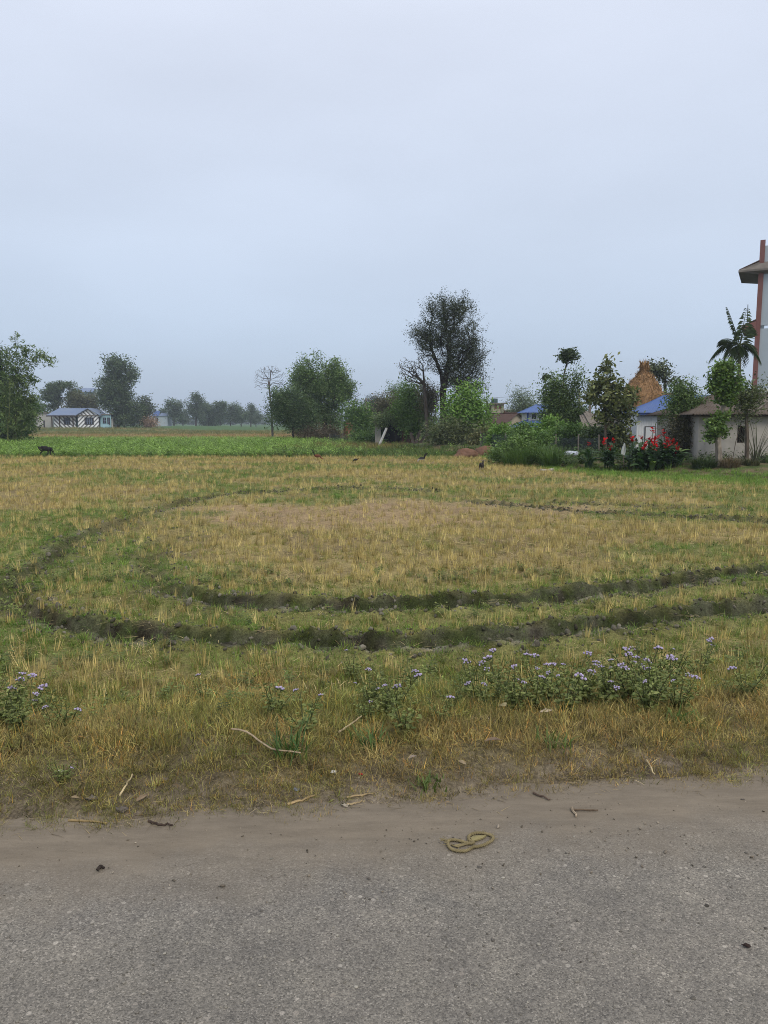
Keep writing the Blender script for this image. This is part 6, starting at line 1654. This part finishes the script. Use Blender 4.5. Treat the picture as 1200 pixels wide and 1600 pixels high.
# ------------------------------------------------------------------ lilac weeds on the verge
def floss(seed):
    rg = np.random.default_rng(seed); mb = MB()
    for k in range(7):
        a = k * 2.4; q = .0105 * math.sqrt(k); c = np.array((.56, .48, .72)) * (.8 + .35 * rg.random())
        mb.blob((q * math.cos(a), q * math.sin(a), .004 * rg.random() - q * .25), (.0072, .0072, .0060), 6, 3, c, .35, rg)
        mb.blob((q * math.cos(a), q * math.sin(a), -.006 - q * .25), (.0045, .0045, .004), 5, 2, (.07, .10, .04))
    return mb.mesh('flower_head', FLOWER)
FLOSS = [floss(900 + i) for i in range(5)]
def weed_mesh(seed, h, spread, nst, lw):
    """stems and leaves of one lilac weed; returns stem tips for its flower heads"""
    rg = np.random.default_rng(seed); st, lf, tips = MB(), MB(), []
    for k in range(nst):
        a = rg.random() * 6.283; ln = rg.uniform(.1, .5); L = h * rg.uniform(.6, 1.05)
        t = np.linspace(0, 1, 6)[:, None]; d = np.array((math.cos(a), math.sin(a), 0)) * spread
        pts = t * np.array((0, 0, L)) + d * ln * (t ** 1.5) + np.array((math.cos(a), math.sin(a), 0)) * .02
        st.tube(pts, np.linspace(.0032, .0016, 6), 4, np.array((.075, .09, .035)) * rg.uniform(.7, 1.3))
        tips.append(pts[-1])
        for i in range(1, 6):
            for s2 in (0, math.pi):
                for rep in range(2):
                    b = a + 1.57 * i + s2 + rg.normal(0, .5); l = lw * rg.uniform(.6, 1.25) * (1.15 - .12 * i)
                    o = np.array((math.cos(b), math.sin(b), rg.normal(.12, .3))); s_ = np.array((-math.sin(b), math.cos(b), rg.normal(0, .15))); p = pts[i] - np.array((0, 0, rg.random() * L * .15)) + o * .012
                    c = 1.35 * (np.array((.085, .115, .036)) + (np.array((.20, .22, .08)) - np.array((.085, .115, .036))) * rg.random()) * rg.uniform(.75, 1.25)
                    lf.add(np.array([p, p + o * l * .35 + s_ * l * .36 + (0, 0, .004), p + o * l * .75 + s_ * l * .22, p + o * l - (0, 0, .1 * l), p + o * l * .75 - s_ * l * .22, p + o * l * .35 - s_ * l * .36 + (0, 0, .004), p + o * l * .5 - (0, 0, .006)]), [(0, 1, 6), (1, 2, 6), (2, 3, 6), (3, 4, 6), (4, 5, 6), (5, 0, 6)], c)
    return st.mesh('stems', LEAF), lf.mesh('leaves', LEAF), tips
WEED = [weed_mesh(950 + i, .30, .28, 13, .042) for i in range(4)] + [weed_mesh(970 + i, .22, .25, 6, .034) for i in range(3)]
def weed(px, py, kind, scale, nfl, label, group, seed):
    nfl = max(1, int(round(nfl * .6)))
    rg = np.random.default_rng(seed); b = ground_hit(px, py); b[2] = ghs(b[0], b[1])
    st, lf, tips = WEED[kind]
    root = thing('lilac_weed', label, 'flowering weed', b, rg.random() * 6.28, group)
    root.scale = (scale,) * 3; WEEDS.append((label, px, py, nfl, root))
    obj('stems', st, root); obj('leaves', lf, root)
    idx = rg.permutation(len(tips))[:nfl]
    for i in idx:
        s2 = rg.uniform(.5, 1.1)
        obj('flower_head', FLOSS[int(rg.integers(5))], root, tips[i] + np.array((0, 0, .006)), (rg.normal(0, .25), rg.normal(0, .25), rg.random() * 6), (s2, s2, s2))
WEEDS = []
G1, G2, G3 = 'lilac weeds in the dense drift at right', 'lilac weeds at the left edge', 'scattered lilac weeds at the centre of the verge'
L1, L2, L3 = 'lilac flowered leafy weed in the dense drift on the right of the verge', 'lilac flowered leafy weed in the small patch at the left edge', 'sparse lilac flowered weed standing in the grass at the middle of the verge'
s0 = 2000
for px, py, k, sc, nf in [(745, 1100, 5, 1.1, 2), (765, 1108, 4, .9, 2), (785, 1092, 4, 1.2, 3), (805, 1112, 0, .8, 4), (835, 1110, 5, 1.1, 3), (858, 1100, 3, .85, 5), (882, 1112, 6, 1.2, 4), (905, 1104, 2, .85, 6), (932, 1108, 4, 1.2, 3), (950, 1095, 0, .9, 5), (985, 1102, 1, .95, 6), (1000, 1085, 5, 1.4, 4), (1012, 1116, 0, .9, 3), (1032, 1100, 2, .95, 6), (1045, 1082, 6, 1.4, 4), (1058, 1112, 3, .8, 2), (975, 1078, 4, 1.3, 4), (1022, 1072, 5, 1.3, 4), (1095, 1062, 4, 1.2, 3), (890, 1085, 6, 1.2, 4), (840, 1088, 6, 1.1, 3), (770, 1075, 5, 1.2, 3), (735, 1078, 4, 1.0, 2), (1165, 1090, 5, 1.1, 2)]:
    weed(px, py, k, sc, nf, L1, G1, s0); s0 += 1
for px, py, k, sc, nf in [(2, 1140, 0, 1.0, 5), (20, 1125, 2, .9, 5), (45, 1120, 5, 1.2, 4), (-15, 1120, 1, 1.0, 5), (70, 1125, 4, .9, 2), (105, 1140, 6, .9, 2), (28, 1145, 3, .7, 2), (88, 1145, 5, .7, 2)]:
    weed(px, py, k, sc, nf, L2, G2, s0); s0 += 1
for px, py, k, sc, nf in [(552, 1062, 5, .9, 1), (430, 1120, 4, 1.0, 3), (475, 1150, 6, 1.0, 2), (580, 1105, 0, .7, 4), (600, 1125, 2, .7, 2), (620, 1112, 5, 1.1, 3), (640, 1090, 4, 1.1, 2), (633, 1150, 6, 1.1, 2), (690, 1130, 5, .7, 1), (320, 1098, 6, .8, 1), (572, 1135, 1, .6, 1), (98, 1222, 6, .5, 1), (705, 1112, 4, .8, 2)]:
    weed(px, py, k, sc, nf, L3, G3, s0); s0 += 1

ORD2 = ORD + ['thirteenth', 'fourteenth', 'fifteenth', 'sixteenth', 'seventeenth', 'eighteenth', 'nineteenth', 'twentieth', 'twenty-first', 'twenty-second', 'twenty-third', 'twenty-fourth', 'twenty-fifth', 'twenty-sixth', 'twenty-seventh', 'twenty-eighth']
for lab, where in ((L1, 'in the dense drift at right'), (L2, 'in the patch at the left edge'), (L3, 'among those scattered at mid verge')):
    grp = sorted([q for q in WEEDS if q[0] == lab], key=lambda q: q[1])
    for k, q in enumerate(grp):
        q[4]['label'] = '%s lilac flowered weed, %s from the left %s' % ('leafy' if lab != L3 else 'sparse', ORD2[k], where)
# green grass tufts in the verge (darker, broad blades)
def verge_clump(label, px, py, h, n, seed, c0=(.05, .10, .03), c1=(.10, .17, .045)):
    rg = np.random.default_rng(seed); b = ground_hit(px, py); root = thing('grass_tuft', label, 'grass tuft', b); root['kind'] = 'thing'
    mb = MB()
    for _ in range(n):
        blade_arrays(mb, (b[0] + rg.normal(0, .045), b[1] + rg.normal(0, .04), b[2] - .01), rg.random() * 6.28, h * rg.uniform(.5, 1.1), .010 * rg.uniform(.7, 1.3), (abs(rg.normal(0, .25)), .6 + abs(rg.normal(0, .5))), (np.array(c0) + (np.array(c1) - np.array(c0)) * rg.random()), 4, rg)
    mb.build('blades', LEAF, root, b)
verge_clump('broad bladed green grass tuft right of the curved pale root', 452, 1185, .22, 46, 1)
verge_clump('green grass tuft under the lilac weeds at the middle of the verge', 578, 1168, .18, 36, 2)
verge_clump('bright green weed tuft below the right end of the lilac drift', 1062, 1132, .14, 50, 3, (.07, .14, .03), (.12, .2, .05))
verge_clump('small bright green tuft left of the dry grass on the right of the verge', 868, 1170, .12, 34, 4, (.08, .13, .03), (.13, .19, .05))
verge_clump('short green grass patch at the edge of the dirt at the centre', 665, 1228, .07, 60, 5, (.08, .12, .03), (.12, .17, .045))

# ------------------------------------------------------------------ rope, sticks, leaves and litter by the road
ROPE = mat_plain('straw_rope', (.25, .205, .11), (.14, .115, .06), 60, .9, .8, .003, .1)
zp = lambda q: np.array([Gz(680 + a / 10., 1280 + b_ / 10., .007) for a, b_ in q])
pts = [(200, 350), (203, 410), (260, 468), (370, 497), (500, 485), (595, 432), (650, 428), (760, 400), (870, 340), (906, 290), (862, 250), (765, 222), (650, 213), (565, 235), (520, 272), (532, 325), (592, 357), (560, 380), (480, 368), (385, 338), (285, 322), (222, 328)]
W = zp(pts); W2 = []
for i in range(len(W)):
    p0, p1, p2, p3 = W[i - 1], W[i], W[(i + 1) % len(W)], W[(i + 2) % len(W)]
    for t_ in np.linspace(0, 1, 6, endpoint=False):
        W2.append(.5 * ((2 * p1) + (-p0 + p2) * t_ + (2 * p0 - 5 * p1 + 4 * p2 - p3) * t_ ** 2 + (-p0 + 3 * p1 - 3 * p2 + p3) * t_ ** 3))
W2 = np.array(W2)
rc = W2.mean(0) * (1, 1, 0)
rope = thing('straw_rope', 'loop of frayed straw coloured rope lying on the edge of the asphalt', 'rope', rc)
ROPEPTS = W2
T_ = np.roll(W2, -1, 0) - np.roll(W2, 1, 0); T_ /= np.linalg.norm(T_, axis=1, keepdims=True); S_v = np.stack([-T_[:, 1], T_[:, 0], np.zeros(len(T_))], -1)
ph = np.arange(len(W2)) * .9
for s_i in range(3):
    a = ph + s_i * 2.094
    q = W2 + S_v * (np.sin(a) * .0032)[:, None] + np.array((0, 0, 1)) * (np.cos(a) * .0026)[:, None]
    MB().tube(q, .0036, 6, closed=True).build('strand', ROPE, rope, rc, True)
fr = MB()
for k in range(14):
    p0 = zp([(205 + random.uniform(-5, 20), 360 + random.uniform(-25, 50))])[0]; p1 = p0 + np.array((-random.uniform(.01, .035), random.uniform(-.02, .025), random.uniform(-.004, .012)))
    fr.tube([p0, (p0 + p1) / 2 + (0, 0, .004), p1], .0011, 4)
for k in range(130):
    i_ = random.randrange(len(W2)); p0 = W2[i_] + np.array((random.gauss(0, .003), random.gauss(0, .003), random.uniform(-.002, .004))); a_ = random.random() * 6.28; l_ = random.uniform(.006, .02)
    fr.tube([p0, p0 + np.array((math.cos(a_) * l_, math.sin(a_) * l_, random.uniform(-.004, .006)))], .0006, 3)
fr.build('frayed_end', ROPE, rope, rc)
fl = zp([(545, 300), (600, 265), (700, 258), (800, 262), (740, 300), (650, 330), (590, 345)]); fl[:, 2] += .003
c_ = fl.mean(0) + (0, 0, .006); n_ = len(fl); low = fl - (0, 0, .006)
MB().add(np.r_[fl, [c_], low], [(i, (i + 1) % n_, n_) for i in range(n_)] + [(i, i + n_ + 1, (i + 1) % n_ + n_ + 1, (i + 1) % n_) for i in range(n_)]).build('flap', mat_plain('woven_flap', (.25, .215, .10), (.18, .15, .07), 90, .9, .6, .003), rope, rc)
for ln in ([(270, 415), (380, 400), (470, 385)], [(250, 400), (350, 430), (470, 395), (560, 375)]):
    MB().tube(zp(ln), .0034, 6).build('inner_strand', ROPE, rope, rc, True)
def stick(label, pts, r, col, name='stick', cat='stick', dz=.0):
    W = [ground_hit(*p) for p in pts]; W = np.array(W); W[:, 2] = W[:, 2].max() * .5 + W[:, 2] * .5 + r * .8 + dz
    t = np.linspace(0, 1, 10); tk = np.linspace(0, 1, len(W)); Wf = np.stack([np.interp(t, tk, W[:, i]) for i in range(3)], -1)
    if len(W) > 2:
        for _ in range(2): Wf[1:-1] = (Wf[:-2] + 2 * Wf[1:-1] + Wf[2:]) / 4
    Wf[1:-1] += RNG.normal(0, r * .35, (8, 3))
    b = Wf.mean(0); o = MB().tube(Wf - b, np.linspace(r, r * .65, 10), 6, col).build(name, BARK); o.location = [float(q) for q in b]
    return tag(o, label, cat)
stick('dark short stick on the dirt at lower left', [(231, 1284), (250, 1291), (270, 1294)], .0055, (.05, .036, .028))
stick('pale straw stalk lying at the grass edge far left of the dark stick', [(107, 1286), (137, 1286), (168, 1288)], .005, (.27, .20, .10))
stick('pale leaning stalk rising from the grass edge above the dark stick', [(188, 1261), (197, 1243), (207, 1222)], .0045, (.40, .32, .18), dz=.03)
stick('thick straw stalk pointing right on the dirt left of centre', [(449, 1262), (470, 1255), (492, 1247)], .006, (.38, .28, .15))
stick('upper of two crossing straws on the dirt at centre', [(542, 1250), (565, 1246), (586, 1240)], .0045, (.36, .27, .15))
stick('lower of two crossing straws on the dirt at centre', [(540, 1262), (555, 1257), (566, 1254)], .0045, (.34, .26, .15))
stick('curved pale root in the grass left of the green tuft', [(362, 1155), (390, 1156), (408, 1178), (432, 1190), (470, 1193)], .005, (.36, .28, .19), 'root', 'root', .04)
stick('thin brown twig on the dirt right of the rope', [(893, 1268), (915, 1270), (934, 1270)], .004, (.13, .095, .065))
stick('short pale splinter left of the thin brown twig', [(893, 1266), (900, 1278)], .006, (.30, .24, .17))
stick('dark twig at the dirt edge right of centre', [(833, 1241), (848, 1248), (860, 1250)], .0045, (.09, .065, .05))
stick('long straw over the dry grass on the right', [(1010, 1198), (1022, 1222)], .0045, (.40, .32, .18), dz=.02)
stick('pale stalk slanting through the grass right of the green tuft', [(530, 1160), (552, 1146), (565, 1140)], .005, (.34, .27, .16), dz=.05)
stick('dark curled twig on the asphalt at left', [(152, 1362), (158, 1357), (163, 1359)], .006, (.035, .028, .024))
def dryleaf(label, px, py, L, w, rz, col, seed, curl=.3, name='dry_leaf', cat='dry leaf', lift=.02):
    rg = np.random.default_rng(seed); b = ground_hit(px, py); n = 7; V = []
    for k in range(n + 1):
        f = k / n; ww = w * math.sin(math.pi * (.04 + .92 * f)) ** .75
        V += [(L * (f - .5), -ww, curl * ww + .01 * rg.normal() * L), (L * (f - .5), 0, .12 * L * math.sin(f * 3.1)), (L * (f - .5), ww, curl * ww * .8 + .02 * rg.normal() * L)]
    V = np.array(V); up = V + (0, 0, .0012)
    F = [(3 * k + j, 3 * k + j + 1, 3 * k + j + 4, 3 * k + j + 3) for k in range(n) for j in range(2)]
    o = MB().add(V, [f[::-1] for f in F], np.array(col) * .8).add(up, F, col).build(name, BARK, None, smooth=True)
    o.location = (float(b[0]), float(b[1]), float(b[2] + lift)); o.rotation_euler = (rg.normal(0, .15), rg.normal(0, .15), rz)
    return tag(o, label, cat)
dryleaf('large curled brown dry leaf in the grass right of centre', 770, 1166, .085, .018, .1, (.20, .145, .10), 1, .9, lift=.02)
dryleaf('pale dry leaf below the dark gap in the grass at centre', 645, 1191, .042, .011, .5, (.27, .22, .17), 2, .8, lift=.015)
dryleaf('long pale dry leaf at the foot of the lilac drift', 853, 1123, .085, .016, .35, (.38, .31, .22), 3, .4, lift=.04)
dryleaf('heart shaped dry leaf left of the lilac drift', 786, 1116, .055, .022, 1.9, (.28, .24, .13), 4, .3, lift=.05)
dryleaf('brown dry leaf at the left grass edge near the stones', 222, 1258, .05, .016, .9, (.22, .16, .10), 5, .4)
dryleaf('small tan leaf on the grass edge below the stone at left', 118, 1255, .032, .008, .3, (.30, .23, .14), 6, .7)
dryleaf('thin tan leaf standing in the grass right of centre', 722, 1200, .045, .009, 2.4, (.28, .22, .14), 7, .7, lift=.015)
def scrap(label, px, py, sz, mat, seed, name='litter', cat='litter'):
    b = ground_hit(px, py); o = lumpy(name, label, cat, b + (0, 0, sz * .3), (sz, sz * .62, sz * .4), mat, seed, 12, 8, .95, 3.2); o['kind'] = 'thing'; return o
scrap('torn white paper scrap standing in the grass left of the red wrapper', 521, 1212, .014, WHITEP, 31)
scrap('small red wrapper scrap in the grass at centre', 564, 1212, .010, RED_, 32)
scrap('small bluish grey plastic scrap at the grass edge left of centre', 463, 1238, .014, mat_plain('grey_plastic', (.22, .25, .32), None, 8, .4, 0), 33)
scrap('white scrap in the grass on the left of the verge', 96, 1207, .014, WHITEP, 34)
scrap('crumpled off white scrap on the dirt below the crossing straws', 540, 1263, .016, CREAM, 35)
STONE = mat_plain('field_stone', (.15, .13, .115), (.09, .08, .07), 18, .9, .6, .006, .1)
for px, py, sz, lb in [(190, 1268, .024, 'flat dark stone at the left grass edge'), (258, 1224, .016, 'pale rounded stone in the grass at left'), (143, 1250, .024, 'broad dark clod of earth in the left grass edge'), (708, 1312, .005, 'tiny stone by the left end of the rope'), (576, 1375, .006, 'dark pebble on the asphalt left of the rope'), (1160, 1252, .008, 'pebble on the dirt at the right')]:
    o = scrap(lb, px, py, sz, STONE, int(px), 'stone', 'stone')
o = scrap('dark lump of dung on the asphalt at the right edge', 1166, 1482, .012, mat_plain('dung', (.035, .022, .018), None, 20, .9, .4), 41, 'dung', 'dung'); 

# ------------------------------------------------------------------ far woods and the haze
rng = np.random.default_rng(77); n = 9000
fx = rng.uniform(-760, 500, 1100); fy = rng.uniform(560, 760, 1100); hh = 3.5 + 7 * fbm(fx, fy, .012, 3, 191)
fx2 = np.repeat(fx, 26); fy2 = np.repeat(fy, 26); h2 = np.repeat(hh, 26)
d = rng.normal(size=(len(fx2), 3)); d /= np.linalg.norm(d, axis=1, keepdims=True)
cen = np.stack([fx2 + d[:, 0] * 5, fy2 + d[:, 1] * 5, h2 * .55 + d[:, 2] * h2 * .45], -1)
mb = MB(); leaf_cards(mb, cen, np.full(len(cen), 3.2), np.array((.045, .07, .035)) * np.clip(1 + .2 * rng.normal(size=(len(cen), 1)), .5, 1.6), rng, .7)
for q in range(0, 1100, 2): mb.tube([(fx[q], fy[q], -.4), (fx[q], fy[q], hh[q] * .6)], .2, 4, (.05, .045, .04))
tag(mb.build('far_woods', LEAF), 'hazy belt of distant trees along the horizon', 'woods', kind='stuff')

hz, t, bb = newmat('haze')
t.nodes.remove(bb)
pv = t.nodes.new('ShaderNodeVolumePrincipled')
pv.inputs['Color'].default_value = (.80, .88, 1.0, 1); pv.inputs['Density'].default_value = HAZE; pv.inputs['Anisotropy'].default_value = .2
t.links.new(pv.outputs[0], t.nodes['Material Output'].inputs['Volume'])
o = MB().bx(-1500, 1500, -60, 1500, -2.0, 22.0).build('haze', hz)
tag(o, kind='stuff')
